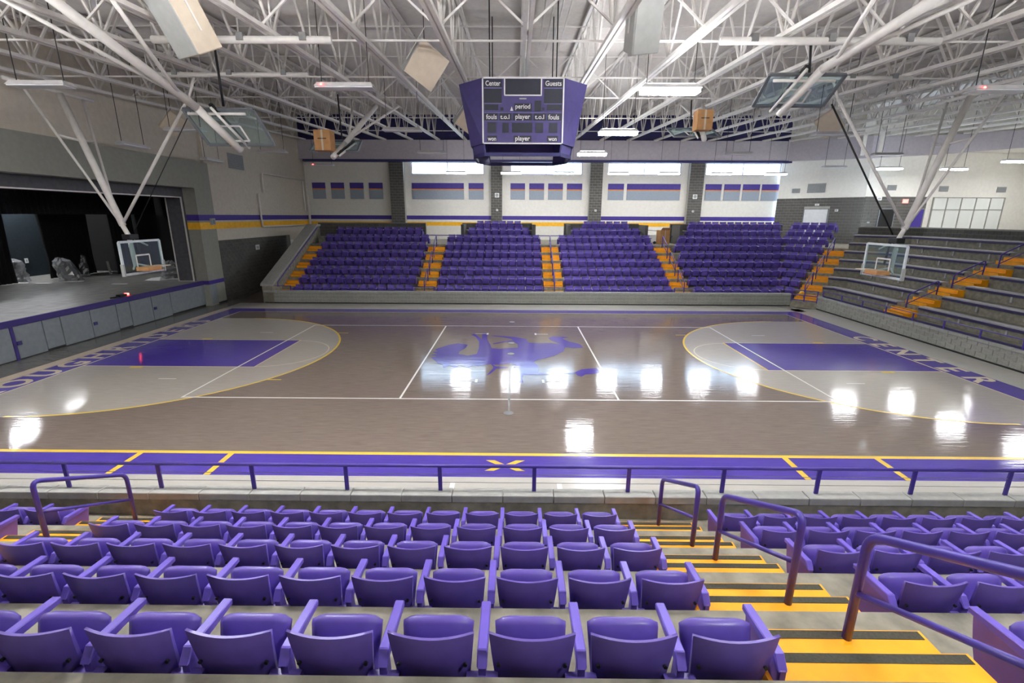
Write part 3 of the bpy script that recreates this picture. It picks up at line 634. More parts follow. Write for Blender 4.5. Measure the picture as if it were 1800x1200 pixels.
par = struct('wall_parapet', 'dark block parapet along the top of the right bleachers', MB().plan([(XR+a9, -20), bis2(a9), pr_(a9), pr_(a9+.2), bis2(a9+.2), (XR+a9+.2, -20)], 2.6, 4.3).mesh('parapet', MORTARD))
pb = bis2(a9); cmu(par, (pb[0], pb[1], 0), (0, -1), 24, 3.85, 4.26, BLOCKD)
pp = pr_(a9); cmu(par, (pp[0], pp[1], 0), (pb[0]-pp[0], pb[1]-pp[1]), math.hypot(pb[0]-pp[0], pb[1]-pp[1]), 3.85, 4.26, BLOCKD)
obj('parapet_cap', MB().plan([(XR+a9-.03, -20), bis2(a9-.03), pr_(a9-.03), pr_(a9+.23), bis2(a9+.23), (XR+a9+.23, -20)], 4.28, 4.34).mesh('parapet_cap', COPING), par)
# near stand
near = thing('concrete_stand', 'near concrete grandstand tiers under the closest seats', 'grandstand')
for k in range(1, 7):
    d0 = e0 if k == 1 else edge(k-1); d1 = edge(k) if k < 6 else 13.5
    obj('tier', mbx('tier', CONC, -16.4, 16.4, -YF-d1, -YF-d0, 0, tread(k)), near)
nw = thing('low_block_wall', 'low concrete wall with coping along the front of the near stand', 'wall')
obj('core', mbx('core', CONCD, -16.4, 16.4, -10.28, -10.11, 0, .6), nw); obj('kick_strip', mbx('kick_strip', BLACKM, -16.4, 16.4, -10.11, -10.09, 0, .08), nw)
cps = MB().box(.004, .776, -10.30, -10.07, .6, .72).mesh('coping_stone', COPING, bevel=.015, seg=2)
for i in range(42): obj('coping_stone', cps, nw, (-16.4+.78*i, 0, 0))

# ================================================================== SEATS
def seat_meshes():
    def back():
        m = MB(); nu, nv = 11, 7; F = []; B = []
        for v in range(nv):
            t = v/(nv-1)
            for u in range(nu):
                s = -1+2*u/(nu-1)
                hw = .175+.052*t**.7
                z = .15+.462*t+.014*t*s*s
                y = .085*(1-t)**1.2+.034*s*s*(.55+.45*t)-.035*(1-s*s)*math.sin(PI*t)*.6-.02
                F.append((s*hw, y+.026-.01*t, z)); B.append((s*hw, y, z))
        def grid(o, flip):
            out = []
            for v in range(nv-1):
                for u in range(nu-1):
                    a = o+v*nu+u; q = (a, a+1, a+nu+1, a+nu); out.append(q[::-1] if flip else q)
            return out
        n = nu*nv; fs = grid(0, True)+grid(n, False)
        rim = [u for u in range(nu)]+[v*nu+nu-1 for v in range(1, nv)]+[(nv-1)*nu+u for u in range(nu-2, -1, -1)]+[v*nu for v in range(nv-2, 0, -1)]
        vs = F+B; o = len(vs)
        for i in rim: vs.append(F[i])
        for i in rim: vs.append(B[i])
        k = len(rim)
        for i in range(k): fs.append((o+i, o+(i+1) % k, o+k+(i+1) % k, o+k+i))
        me = MB().add(vs, fs).mesh('backrest', PURPLE, True); return me
    def pan():
        m = MB(); vs = []; fs = []; prof = [(-.036, .0), (-.04, .05), (-.038, .28), (-.03, .345), (0, .365), (.03, .35), (.042, .30), (.038, .06), (.02, 0)]
        nu = 11
        for u in range(nu):
            s = -1+2*u/(nu-1); q = 1-.10*abs(s)**5; th = 1-.55*abs(s)**7
            for (y, z) in prof:
                lean = .155+.26*z
                vs.append((s*.205*(1-.12*(1-z/.365)), lean+y*th+.012*s*s, .135+z*q))
        n = len(prof)
        for u in range(nu-1):
            for i in range(n): fs.append((u*n+i, u*n+(i+1) % n, (u+1)*n+(i+1) % n, (u+1)*n+i))
        fs += [tuple(range(n)), tuple(range((nu-1)*n, nu*n))[::-1]]
        return MB().add(vs, fs).mesh('seat_pan', PURPLE, True)
    arm = MB().add([(-.028, .0, .40), (.028, .0, .40), (.028, .06, .475), (-.028, .06, .475), (-.028, .43, .445), (.028, .43, .445), (.028, .425, .405), (-.028, .425, .405), (-.028, .06, .41), (.028, .06, .41)],
                   [(0, 1, 2, 3), (3, 2, 5, 4), (4, 5, 6, 7), (7, 6, 9, 8), (8, 9, 1, 0), (0, 3, 4, 7, 8), (1, 9, 6, 5, 2)]).mesh('armrest', M('purple_armrest', (104, 84, 184), .4, var=.03, rand=.05), bevel=.006, seg=1)
    P = [(.0, .06), (.0, .41), (.06, .42), (.40, .41), (.385, .34), (.355, .22), (.31, .10), (.22, .03), (.08, .02)]
    end = MB().prism([(-.015, y, z) for y, z in P], (.03, 0, 0)).mesh('end_panel', M('purple_end_panel', (110, 82, 150), .55, var=.04))
    Q = [(.02, .0), (.02, .40), (.09, .41), (.13, .0)]
    std = MB().prism([(-.02, y, z) for y, z in Q], (.04, 0, 0)).box(-.085, .085, -.005, .05, .0, .34).box(-.05, .05, -.03, .0, .0, .28).mesh('standard', PURPLE)
    br = MB().box(-.028, .028, -.045, .01, .25, .31).mesh('hinge_bracket', PURPLE, bevel=.008, seg=1)
    bo = MB().tube([(0, -.012, 0), (0, 0, 0)], .011, 8).mesh('bolt', BLACKM)
    return back(), pan(), arm, end, std, br, bo
BACK, PAN, ARM, ENDP, STD, BRK, BOLT = seat_meshes()
PITCH_ = .533
def seat(x, y, z, rz, label, group, left_end=False, right_end=False, detail=True, pitch=PITCH_):
    t = thing('folding_seat', label, 'seat', (x, y, z), rz, group)
    bk = obj('backrest', BACK, t); obj('seat_pan', PAN, t)
    h = pitch/2
    if detail:
        for s in (-1, 1):
            obj('bolt', BOLT, bk, (s*.178, .02, .42)); obj('bolt', BOLT, bk, (s*.16, .06, .2))
    obj('armrest', ARM, t, (-h, 0, 0)); obj('end_panel' if left_end else 'standard', ENDP if left_end else STD, t, (-h, 0, 0))
    if detail: obj('hinge_bracket', BRK, t, (-h, 0, 0))
    if right_end:
        obj('armrest', ARM, t, (h, 0, 0)); obj('end_panel', ENDP, t, (h, 0, 0))
    return t
SEATD = 1.01
def near_row(k, x0, n, block, lend, rend, from_right=False):
    for i in range(n):
        nm = ORD[n-1-i] if from_right else ORD[i]
        lab = 'purple folding seat, near stand %s, %s row from court, %s from %s' % (block, ORD[k-1], nm, 'aisle' if block != 'middle block' else 'left')
        seat(x0+PITCH_*(i+.5), -YF-SEATD-D*(k-1), tread(k), 0, lab, 'folding seats in the near stand', lend and i == 0, rend and i == n-1)
for k in range(1, 6): near_row(k, 1.59-12*PITCH_, 12, 'middle block', True, True)
for k, n in ((1, 10), (2, 8), (3, 6), (4, 4), (5, 2)): near_row(k, 2.97, n, 'right block', True, False)
for k, n in ((1, 4), (2, 3), (3, 2)): near_row(k, -6.05-n*PITCH_, n, 'left block', False, True, True)
# far stand: list of every seat, then the nearest rows as things and the rest as one mass
FS = []
def far_sec(sec, k, x0, n, p):
    for i in range(n): FS.append((sec, k, i, n, (x0+p*(i+.5), YF+SEATD+D*(k-1), tread(k)), PI, p))
for k in range(1, 8): far_sec(0, k, -12.78, 13, .538); far_sec(1, k, -4.45, 12, .517); far_sec(2, k, 3.04, 12, .518)
far_sec(0, 8, -12.3, 11, .538); far_sec(1, 8, -3.15, 8, .53); far_sec(1, 9, -2.65, 6, .53); far_sec(2, 8, 4.05, 9, .52); far_sec(2, 9, 4.95, 6, .53)
for k, n in zip(range(1, 10), (9, 10, 11, 12, 12, 13, 13, 12, 12)): far_sec(3, k, (15.37+.47*(k-1))-n*.538 if k < 8 else (12.0 if k == 8 else 12.45), n, .538)
for k, n in zip(range(1, 10), (2, 2, 3, 3, 4, 4, 5, 5, 5)):
    d = SEATD+D*(k-1)
    for i in range(n):
        s = .12+.533*(i+.5); FS.append((4, k, n-1-i, n, (15.69+.707*d-.707*s, YF+.707*d+.707*s, tread(k)), 3*PI/4, .533))
SN = ['first section from left', 'second section from left', 'third section from left', 'fourth section from left', 'angled corner section']
mass = MB()
def mass_add(me, mat):
    o = len(mass.v); mass.v += [tuple(mat @ v.co) for v in me.vertices]; mass.f += [tuple(i+o for i in p.vertices) for p in me.polygons]
for sec, k, i, n, p, rz, pt in FS:
    if k <= 4:
        seat(p[0], p[1], p[2], rz, 'purple folding seat, far stand %s, row %s, %s from left' % (SN[sec], NUM[k-1], ORD[i]), 'folding seats in the far stand', i == n-1, i == 0, False, pt)
    else:
        mt = Matrix.Translation(p) @ Matrix.Rotation(rz, 4, 'Z')
        mass_add(BACK, mt); mass_add(PAN, mt); mass_add(ARM, mt @ Matrix.Translation((-pt/2, 0, 0))); mass_add(STD, mt @ Matrix.Translation((-pt/2, 0, 0)))
        if i == 0: mass_add(ARM, mt @ Matrix.Translation((pt/2, 0, 0))); mass_add(STD, mt @ Matrix.Translation((pt/2, 0, 0)))
tag(obj('upper_row_seats', mass.mesh('upper_row_seats', PURPLE, True)), 'purple folding seats filling the upper rows of the far stand', 'seats', None, 'stuff')

# ================================================================== AISLE STEPS AND HANDRAILS
def steps(x, y, z, rz, wd, label, group):
    t = thing('aisle_step', label, 'step', (x, y, z), rz, group); h = wd/2
    obj('upper_step', mbx('upper_step', ORANGE, -h, h, 0, .305, 0, .299), t); obj('lower_step', mbx('lower_step', ORANGE, -h, h, .305, .61, 0, .149), t)
    obj('nosing_strip', mbx('nosing_strip', BLACK, -h+.03, h-.02, .235, .297, .299, .302), t); obj('nosing_strip', mbx('nosing_strip', BLACK, -h+.03, h-.02, .54, .602, .149, .152), t)
for k in range(1, 6):
    steps(2.17, -YF-edge(k), tread(k), 0, 1.24, 'orange steps, right near aisle, %s pair up from the court' % ORD[k-1], 'orange aisle steps')
    if k < 4: steps(-5.42, -YF-edge(k), tread(k), 0, 1.2, 'orange steps, left near aisle, %s pair up from the court' % ORD[k-1], 'orange aisle steps')
FA = [(-13.18, .82, 'far left aisle'), (-5.1, 1.1, 'far second aisle'), (2.4, 1.12, 'far middle aisle'), (9.83, 1.05, 'far fourth aisle')]
for ai, (x, wd, nm) in enumerate(FA):
    for k in range(1, 7): steps(x, YF+edge(k), tread(k), PI, wd, 'orange steps, %s, %s pair up from the court' % (nm, ORD[k-1]), 'orange aisle steps')
for k in range(1, 7):
    d = edge(k); steps(16.13+.707*d, 9.67+.707*d, tread(k), 3*PI/4, 1.12, 'orange steps, far corner aisle, %s pair up from the court' % ORD[k-1], 'orange aisle steps')
for j in range(1, 7):
    steps(XR+dj(j+1), YA, lev(j), PI/2, AW, 'orange steps in right bleacher aisle, %s pair up from the court' % ORD[j-1], 'orange aisle steps')
def fillet(pts, r, n=5):
    out = [Vector(pts[0])]
    for a, b_, c in zip(pts, pts[1:], pts[2:]):
        a, b_, c = Vector(a), Vector(b_), Vector(c); u = (a-b_).normalized(); v = (c-b_).normalized()
        p, q = b_+u*r, b_+v*r
        for i in range(n+1):
            t = i/n; out.append(p*(1-t)**2+b_*2*t*(1-t)+q*t*t)
    out.append(Vector(pts[-1])); return out
RUN, FALL = 1.23, -.63
HR = MB().tube(fillet([(0, 0, 0), (0, 0, .83), (0, RUN, .83+FALL), (0, RUN, FALL)], .11), .028, 10).mesh('rail_loop', PPAINT, True)
HM = MB().tube([(0, 0, .42), (0, RUN, .42+FALL)], .02, 8).mesh('mid_rail', PPAINT, True)
FLG = MB().tube([(0, 0, 0), (0, 0, .015)], .055, 12).mesh('base_flange', PPAINT)
def handrail(x, y, z, rz, label):
    t = thing('handrail', label, 'handrail', (x, y, z), rz, 'purple aisle handrails')
    obj('rail_loop', HR, t); obj('mid_rail', HM, t); obj('base_flange', FLG, t); obj('base_flange', FLG, t, (0, RUN, FALL))
for i in range(3): handrail(2.28, -11.86-1.828*i, 1.03+.896*i, 0, 'purple tube handrail in right near aisle, %s up from the court' % ORD[i])
handrail(-5.45, -11.86, 1.03, 0, 'purple tube handrail in the left near aisle')
for x, wd, nm in FA[1:]:
    for i in range(3): handrail(x, 11.86+1.828*i, 1.03+.896*i, PI, 'purple handrail in %s, %s up from the court' % (nm, ORD[i]))
for i in range(3):
    d = 1.77+1.828*i; handrail(16.05+.707*d, 9.75+.707*d, 1.03+.896*i, 3*PI/4, 'purple handrail in far corner aisle, %s up from the court' % ORD[i])
for i in range(3):
    handrail(XR+2.35+1.828*i, YA+.1, 1.35+.896*i, PI/2, 'purple handrail in right bleacher aisle, %s up from the court' % ORD[i])
# guard rails
def guard(name, label, p, q, z0, z1, n, cables, r=.022):
    p, q = Vector(p+(0,)), Vector(q+(0,)); t = thing(name, label, 'railing', (p.x, p.y, 0)); d = q-p
    obj('top_rail', MB().tube([(0, 0, z1), d+Vector((0, 0, z1))], r, 8).mesh('top_rail', PPAINT, True), t)
    pm = mbx('post', PPAINT, -.03, .03, -.012, .012, z0, z1)
    if abs(d.y) > abs(d.x): pm = mbx('post', PPAINT, -.012, .012, -.03, .03, z0, z1)
    for i in range(n): obj('post', pm, t, d*(i/(n-1)))
    for i in range(cables):
        z = z0+(z1-z0)*(i+1)/(cables+1)
        obj('cable', MB().tube([(0, 0, z), d+Vector((0, 0, z))], .004, 5).mesh('cable', GREYM), t)
guard('guard_rail', 'purple guard rail with thin cables on the near stand wall', (-6.82-1.457*3, -10.15), (7.75+1.457*4, -10.15), .72, 1.14, 18, 2, .026)
guard('guard_rail', 'low purple guard rail on the right bleacher wall', (XR+.1, 8.9), (XR+.1, -12.1), .72, 1.04, 15, 0, .02)
obj('toe_rail', mbx('toe_rail', PBENCH, .0, .05, -21, 0, .72, .80), [o for o in COL.objects if o.get('label') == 'low purple guard rail on the right bleacher wall'][0])
for x, wd, nm in FA:
    g0 = x-wd/2-.1; guard('aisle_gate_rail', 'low purple rail closing the foot of the %s' % nm, (g0, YF+.3), (g0+wd+.15, YF+.3), T1, T1+.62, 2, 0, .018)
t = thing('corner_gate', 'purple rail gate at the foot of the far corner aisle', 'gate', (15.69, 10.09, 0), -PI/4)
LG = math.hypot(.93, .93)
obj('curb', mbx('curb', CONC, 0, LG, 0, .2, 0, .33), t)
for z in (.4, .68, .95): obj('gate_bar', MB().tube([(0, .05, z), (LG, .05, z)], .025, 8).mesh('gate_bar', PPAINT, True), t)
for x in (0.03, LG*.5, LG-.03): obj('gate_post', mbx('gate_post', PPAINT, x-.025, x+.025, .02, .07, .3, .97), t)
for i, (a, b_, nm) in enumerate(((-6.1, -3.5, 'second'), (1.4, 3.75, 'middle'), (9.0, 11.4, 'fourth'))):
    guard('walkway_rail', 'thin black rail across the top of the far %s aisle' % nm, (a, 18.2), (b_, 18.2), 3.02, 3.52, 2, 0, .03)
    rl = COL.objects[-1]
# items on the far walkway
t = thing('cardboard_box', 'open cardboard box standing on the walkway above the far fourth aisle', 'box', (10.4, 17.4, 3.02), .3)
obj('box_body', mbx('box_body', CARD, -.38, .38, -.25, .25, 0, .95), t); obj('flap', MB().add([(-.38, -.25, .95), (.38, -.25, .95), (.34, -.4, 1.12), (-.34, -.4, 1.12)], [(0, 1, 2, 3)]).mesh('flap', CARD), t); obj('tape', mbx('tape', BEIGEBOX, -.03, .03, -.255, -.25, 0, .95), t)
t = thing('cleaning_cart', 'white tub with a black handle on the walkway behind the third section', 'cart', (9.6, 17.6, 3.02), 0)
obj('tub', mbx('tub', PAPER, -.35, .35, -.2, .2, .15, .65, bevel=.04), t); obj('handle', MB().tube(fillet([(-.5, 0, .5), (-.45, 0, .95), (.45, 0, .9), (.52, 0, .5)], .1), .02, 6).mesh('handle', BLACKM, True), t); obj('wheel', MB().tube([(.25, -.2, .1), (.25, -.15, .1)], .1, 12).mesh('wheel', BLACKM), t); obj('wheel', MB().tube([(-.25, -.2, .1), (-.25, -.15, .1)], .1, 12).mesh('wheel', BLACKM), t)
t = thing('lit_step_lump', 'yellow lump standing in for the lit orange step behind the corner gate', 'lit patch', (16.35, 10.2, .6)); obj('lump_body', MB().tube([(0, 0, 0), (0, 0, .08), (0, 0, .2), (0, 0, .26)], [.1, .17, .12, .03], 8).mesh('lump_body', YELLOW, True), t); obj('lump_tip', MB().tube([(0, 0, .25), (.03, 0, .33)], .03, 6).mesh('lump_tip', YELLOW), t)  # yellow shape put in for the lit orange step beyond the gate

# ================================================================== ROOF
ys = []; y = -24.2
while y < 23.4: ys += [(y, 0), (y+.06, .075), (y+.13, .075), (y+.2, 0)]; y += .2
m = MB()
for yy, dz in ys: m.v += [(-17.1, yy, zt(yy)+.04+dz), (36.8, yy, zt(yy)+.04+dz)]
m.f = [(2*i, 2*i+1, 2*i+3, 2*i+2) for i in range(len(ys)-1)]
struct('ceiling', 'white corrugated metal roof deck', m.mesh('ceiling', DECK))
struct('ceiling_concourse_soffit', 'pale flat soffit over the right concourse', MB().plan([(21.0, 22.6), (24.4, 18.3), (28.2, 18.3), (31.0, 14.5), (33.4, 8), (34.4, -24), (36.5, -24), (36.5, 18.5), (24.6, 18.7)], 9.2, 9.3).mesh('soffit', WHITE))
bpy.data.objects.remove(bpy.data.objects['ceiling_concourse'])
def yend(x):
    for (xa, ya), (xb, yb2) in zip(PTS, PTS[1:]):
        if xa <= x <= xb: return ya+(yb2-ya)*(x-xa)/(xb-xa)-.02
    return 22.2
PL, Y0 = 2.4, -13.4
def chord(z, y1, wd, ht, off): return MB().bar((off, Y0-1, z(Y0-1)), (off, y1, z(y1)), wd, ht)
CH = {}
def truss(x, label):
    t = thing('roof_truss', label, 'truss', (x, 0, 0), 0, 'white roof trusses'); ye = round(yend(x), 2)
    if ye not in CH:
        CH[ye] = [chord(zb, ye, .09, .10, s*.065).mesh('bottom_chord', STEEL) for s in (-1, 1)]+[chord(lambda q: zt(q)-.05, ye, .10, .10, s*.07).mesh('top_chord', STEEL) for s in (-1, 1)]
    for me in CH[ye]: obj(me.name.split('.')[0], me, t)
    i = 0
    while Y0+PL*i < ye-.2:
        yb_ = Y0+PL*i; z = zb(yb_)
        if yb_+PL/2 < ye: obj('web_diagonal', WD1, t, (0, yb_, z))
        obj('web_diagonal', WD2, t, (0, yb_, z)); obj('web_vertical', WV, t, (0, yb_, z)); i += 1
WD1 = MB().bar((0, .05, .03), (0, PL/2, 1.7+.06), .055, .055).mesh('web_diagonal', STEEL)
WD2 = MB().bar((0, -.05, .03), (0, -PL/2, 1.7-.06), .055, .055).mesh('web_diagonal', STEEL)
WV = MB().bar((0, 0, .03), (0, 0, 1.7), .035, .035).mesh('web_vertical', STEEL)
TX = [.40+2.05*k for k in range(-8, 16)]
for i, x in enumerate(TX):
    k = i-8
    lab = 'white steel roof truss directly above the scoreboard' if k == 0 else 'white steel roof truss, %s to the %s of the scoreboard' % (ORD[abs(k)-1] if abs(k) < 15 else 'furthest', 'left' if k < 0 else 'right')
    truss(x, lab)
br = struct('trim_bridging', 'thin white bridging bars tying the roof trusses together')
for y in (-6.6, -3.0, 1.2, 5.0, 11, 17):
    for z, r in ((zb(y)+.08, .045), (zt(y)-.15, .035)):
        if y > 6 and z > zb(y)+1: continue
        obj('bridging_bar', MB().bar((-16.4, y, z), (32.5 if y < 8 else 24, y, z), r, r).mesh('bridging_bar', STEEL), br)
XA = MB().bar((.08, 0, 0), (1.97, 0, 1.6), .045, .045).mesh('cross_brace', STEEL); XB = MB().bar((1.97, .05, 0), (.08, .05, 1.6), .045, .045).mesh('cross_brace', STEEL)
for y in (-4.4, 5.0):
    for x in TX[:20]: obj('cross_brace', XA, br, (x, y, zb(y)+.05)); obj('cross_brace', XB, br, (x, y, zb(y)+.05))
for i in range(4):
    xx = .95+.24*i; pz = zt(-5)-.35
    tag(obj('conduit', MB().tube([(xx, -12, pz-.35), (xx, 3.2, zt(3.2)-.35)], .025, 6).mesh('conduit', STEEL, True)), 'thin white conduit under the roof right of the scoreboard, %s of four' % ORD[i], 'pipe', 'parallel conduits under the roof')
def pipe(name, label, a, b_, r): 
    t = thing(name, label, 'pipe'); obj('pipe_body', MB().tube([a, b_], r, 10).mesh('pipe_body', STEEL, True), t)
    a, b_ = Vector(a), Vector(b_)
    for f in (.15, .5, .85):
        p = a.lerp(b_, f); obj('clamp', mbx('clamp', GREYM, p.x-.08, p.x+.08, p.y-.03-r, p.y+.03+r, p.z-r*.4, p.z+r+.05), t)
pipe('support_pipe', 'thick white goal support pipe under the left trusses, nearer one', (-8.6, -3.9, 8.92), (-4.3, -3.9, 8.92), .085)
pipe('support_pipe', 'thick white goal support pipe under the right trusses, nearer one', (5.0, -3.9, 8.92), (10.2, -3.9, 8.92), .085)
pipe('support_pipe', 'white goal support pipe under the left trusses, farther one', (-11.3, -.2, 9.12), (-6.4, -.2, 9.12), .065)
pipe('support_pipe', 'white goal support pipe under the right trusses, farther one', (8.8, .0, 9.12), (12.6, .0, 9.12), .065)

# ================================================================== HIGH-BAY LIGHTS
HB_ = MB().add([(-.75, -.2, 0), (.75, -.2, 0), (.75, .2, 0), (-.75, .2, 0), (-.68, -.14, .10), (.68, -.14, .10), (.68, .14, .10), (-.68, .14, .10)],
               [(3, 2, 1, 0), (4, 5, 6, 7), (0, 1, 5, 4), (1, 2, 6, 5), (2, 3, 7, 6), (3, 0, 4, 7)]).mesh('housing', HOUS)
LE_ON = MB().box(-.72, .72, -.185, .185, -.10, -.002).mesh('lens', LIT); LE_B = MB().box(-.72, .72, -.185, .185, -.10, -.002).mesh('lens', LITB); LE_S = MB().box(-.72, .72, -.185, .185, -.08, -.002).mesh('lens', LITS); LE_OFF = MB().box(-.72, .72, -.185, .185, -.03, -.002).mesh('lens', OFFL)  # lit lenses drop deeper than unlit ones to stand for their glow
UPB = mbx('fill_uplight', M('fill_uplight_strong', (255, 255, 255), .4, emit=((.95, .96, 1), LAMP*4)), -.6, .6, -.09, .09, .10, .115)  # upward glow added to brighten the roof and walls
UPL = mbx('fill_uplight', M('fill_uplight_weak', (255, 255, 255), .4, emit=((.95, .96, 1), LAMP*.6)), -.6, .6, -.09, .09, .10, .115)  # weaker version of the added upward glow
LED = mbx('indicator', REDL, -.025, .025, -.225, -.2, .01, .05)
def fixture(x, y, z, lit, label, rz=0, red=False, soft=False, upl=1):
    t = thing('high_bay_light', label, 'ceiling light', (x, y, z), rz, 'lit high bay lights' if lit else 'unlit high bay lights')
    obj('housing', HB_, t); obj('lens', (LE_B if upl == 2 and not soft else LE_S if soft else LE_ON) if lit else LE_OFF, t)
    top = (9.2 if x > 30 else zt(y)+.12)-z
    c = mbx('hanger_cable', BLACKM, -.008, .008, -.008, .008, .1, max(.3, top))
    for s in (-.6, .6): obj('hanger_cable', c, t, (s, 0, 0))
    if lit and upl: obj('fill_uplight', UPB if upl == 2 else UPL, t)
    if red: obj('indicator', LED, t, (-.55, 0, 0))
for x, w_ in ((-12.4, 'leftmost'), (-4.2, 'second from left'), (4.05, 'third from left'), (12.4, 'rightmost')): fixture(x, -9.8, 8.0, True, 'added fill light out of view above the near sideline, %s' % w_, 0, False, x > 0, 2)  # unseen lamp row added to brighten the court and left side
for y, w_ in ((-16.2, 'furthest behind the viewpoint'), (-3.35, 'large and closest, right of the scoreboard'), (3.05, 'just right of the scoreboard foot'), (9.55, 'below right of the scoreboard'), ):
    fixture(4.05, y, 8.0, True, 'bright lit linear light, %s' % w_)
for i, x in enumerate((-4.17, -.21, 3.56, 7.45, 11.02, 14.78, 18.6)): fixture(x, 19.3, 7.86, True, 'lit linear light before the far windows, %s from the left' % ORD[i], 0, False, True, 0)
for i, (x, y, z) in enumerate(((23.4, 15.0, 7.85), (27.5, 15.1, 7.85), (28.0, 11.7, 7.95), (33.0, 15.2, 7.9), (29.2, 8.5, 8.0))):
    fixture(x, y, z, True, 'lit linear light over the right concourse, %s' % ['leftmost', 'above the glazed screen', 'nearest the purple banner', 'far right end', 'closest to the viewpoint'][i], 0, False, True, 0)
for x, y, lab, red in ((-4.2, -3.4, 'unlit linear light hanging left of the scoreboard, closest one', True), (-4.2, 2.9, 'unlit linear light left of the scoreboard, middle one', False), (-4.2, 9.5, 'unlit linear light left of the scoreboard, farthest one', False),
        (-11.9, -3.5, 'large unlit linear light at the upper left edge', False), (-12.4, 9.4, 'unlit linear light before the far end of the left wall', False), (-12.4, 16.0, 'unlit linear light in the far left corner', True),
        (12.4, -3.3, 'large unlit linear light at the upper right edge', True), (12.5, 3.5, 'unlit linear light right of the stowed right goals', False), (19.2, 9.6, 'unlit linear light over the right bleachers', False), (20.6, 16.0, 'unlit linear light before the angled corner wall', False), (11.5, 9.5, 'unlit linear light before the rightmost far window', False), (-12.6, 3.0, 'unlit linear light in front of the stage header', False)):
    fixture(x, y, 8.0, False, lab, 0, red)
for y, lab in ((4.3, 'unlit linear light beside the stage surround, nearer one'), (9.6, 'unlit linear light beside the stage surround, farther one')): fixture(-15.7, y, 7.6, False, lab, PI/2)
for x, y, lab in ((-27.0, 7.4, 'lit work light hidden high in the stage, nearer one'), (-26.6, 10.2, 'lit work light hidden high in the stage, farther one')):
    t = thing('stage_light', lab, 'stage light', (x, y, 7.0), PI/2); obj('housing', HB_, t); obj('lens', MB().box(-.6, .6, -.15, .15, -.03, -.002).mesh('lens', M('stage_lens', (255, 255, 255), .4, emit=((.95, .97, 1), 34))), t); obj('hanger_cable', mbx('hanger_cable', BLACKM, -.01, .01, -.01, .01, .1, 2.4), t)

# ================================================================== SCOREBOARD
CX = .34
sb = thing('scoreboard', 'purple centre hung scoreboard with white lettering and dark displays', 'scoreboard', (CX, 0, 0))
Zt_, Zb_ = 8.72, 6.95
oct_t = [(-1.18, -1.5), (1.18, -1.5), (1.95, -.75), (1.95, .75), (1.18, 1.5), (-1.18, 1.5), (-1.95, .75), (-1.95, -.75)]
oct_b = [(-1.17, -1.5), (1.17, -1.5), (1.6, -.8), (1.6, .8), (1.17, 1.5), (-1.17, 1.5), (-1.6, .8), (-1.6, -.8)]
for i in range(8):
    j = (i+1) % 8; a, b_, c, d = oct_b[i], oct_b[j], oct_t[j], oct_t[i]
    if i in (0, 4): nm = 'display_face'
    elif i in (1, 3, 5, 7): nm = 'corner_panel'
    else: nm = 'side_face'
    ctr = Vector((0, 0, 0)); nrm = Vector(((a[0]+b_[0])/2, (a[1]+b_[1])/2, 0)).normalized()*-.06
    obj(nm, MB().prism([(a[0], a[1], Zb_), (b_[0], b_[1], Zb_), (c[0], c[1], Zt_), (d[0], d[1], Zt_)], nrm).mesh(nm, SBPURPLE), sb)
obj('top_cover', MB().plan([(x*.97, y*.97) for x, y in oct_t], Zt_-.1, Zt_-.04).mesh('top_cover', STGREY), sb)
# display face graphics (crop units -> face)
def FX(px): return -1.18+(px-325)/1035*2.36
def FZ(py): return Zt_-(py-115)/825*(Zt_-Zb_)
def plate(name, mat, x0, y0, x1, y1, dp=.012): return obj(name, mbx(name, mat, FX(x0), FX(x1), -1.5-dp, -1.5, FZ(y1), FZ(y0)), sb)
for a in ((318, 108, 1366, 126), (318, 930, 1366, 946), (318, 108, 336, 946), (1348, 108, 1366, 946)): plate('trim_bar', LETTER, *a, .03)
for a in ((598, 118, 614, 336), (1066, 118, 1082, 336), (598, 322, 1082, 338)): plate('trim_bar', LETTER, *a, .025)
plate('video_window', DIGIT, 614, 120, 1066, 322)
for a in ((340, 132, 575, 236), (1105, 132, 1345, 236), (730, 430, 955, 528), (345, 555, 520, 645), (540, 555, 695, 645), (715, 555, 960, 645), (980, 555, 1140, 645), (1155, 555, 1335, 645), (380, 838, 508, 916), (725, 838, 955, 916), (1160, 838, 1300, 916)):
    plate('name_plate', DIGIT, *a)
for a in ((345, 250, 570, 425), (1110, 250, 1340, 430), (350, 445, 525, 515), (1150, 445, 1335, 515), (555, 480, 592, 520), (1085, 480, 1118, 518), (990, 395, 1075, 530), (385, 670, 495, 800), (580, 675, 660, 800), (705, 675, 965, 800), (1010, 675, 1105, 800), (1180, 675, 1290, 800)):
    plate('digit_window', DIGIT, *a)
for a in ((345, 236, 570, 243), (1110, 236, 1340, 243), (345, 428, 570, 435), (1110, 432, 1340, 438), (345, 545, 1340, 550), (345, 650, 1340, 655)): plate('divider_bar', M('grey_divider', (120, 116, 168), .5), *a, .015)
def word(s, px, py, hgt, wmax):
    me = text_mesh('lettering', s, LETTER, hgt*1.12, 1, .0025, .003)
    w_ = max(v.co.x for v in me.vertices)-min(v.co.x for v in me.vertices)
    for v in me.vertices: v.co.x *= wmax/w_
    o = obj('lettering', me, sb, (FX(px), -1.516, FZ(py)), rot=(PI/2, 0, 0)); o['label'] = 'white word %s' % s.replace('.', '')
U = 2.36/1035
word('Center', 457, 186, .165, 190*U); word('Guests', 1226, 186, .165, 205*U); word('period', 840, 470, .16, 190*U)
word('fouls', 438, 602, .165, 138*U); word('t.o.l', 612, 602, .15, 118*U); word('player', 838, 598, .16, 190*U); word('t.o.l', 1058, 602, .15, 118*U); word('fouls', 1240, 604, .165, 138*U)
word('won', 444, 880, .15, 108*U); word('player', 838, 876, .16, 190*U); word('won', 1232, 880, .15, 108*U)
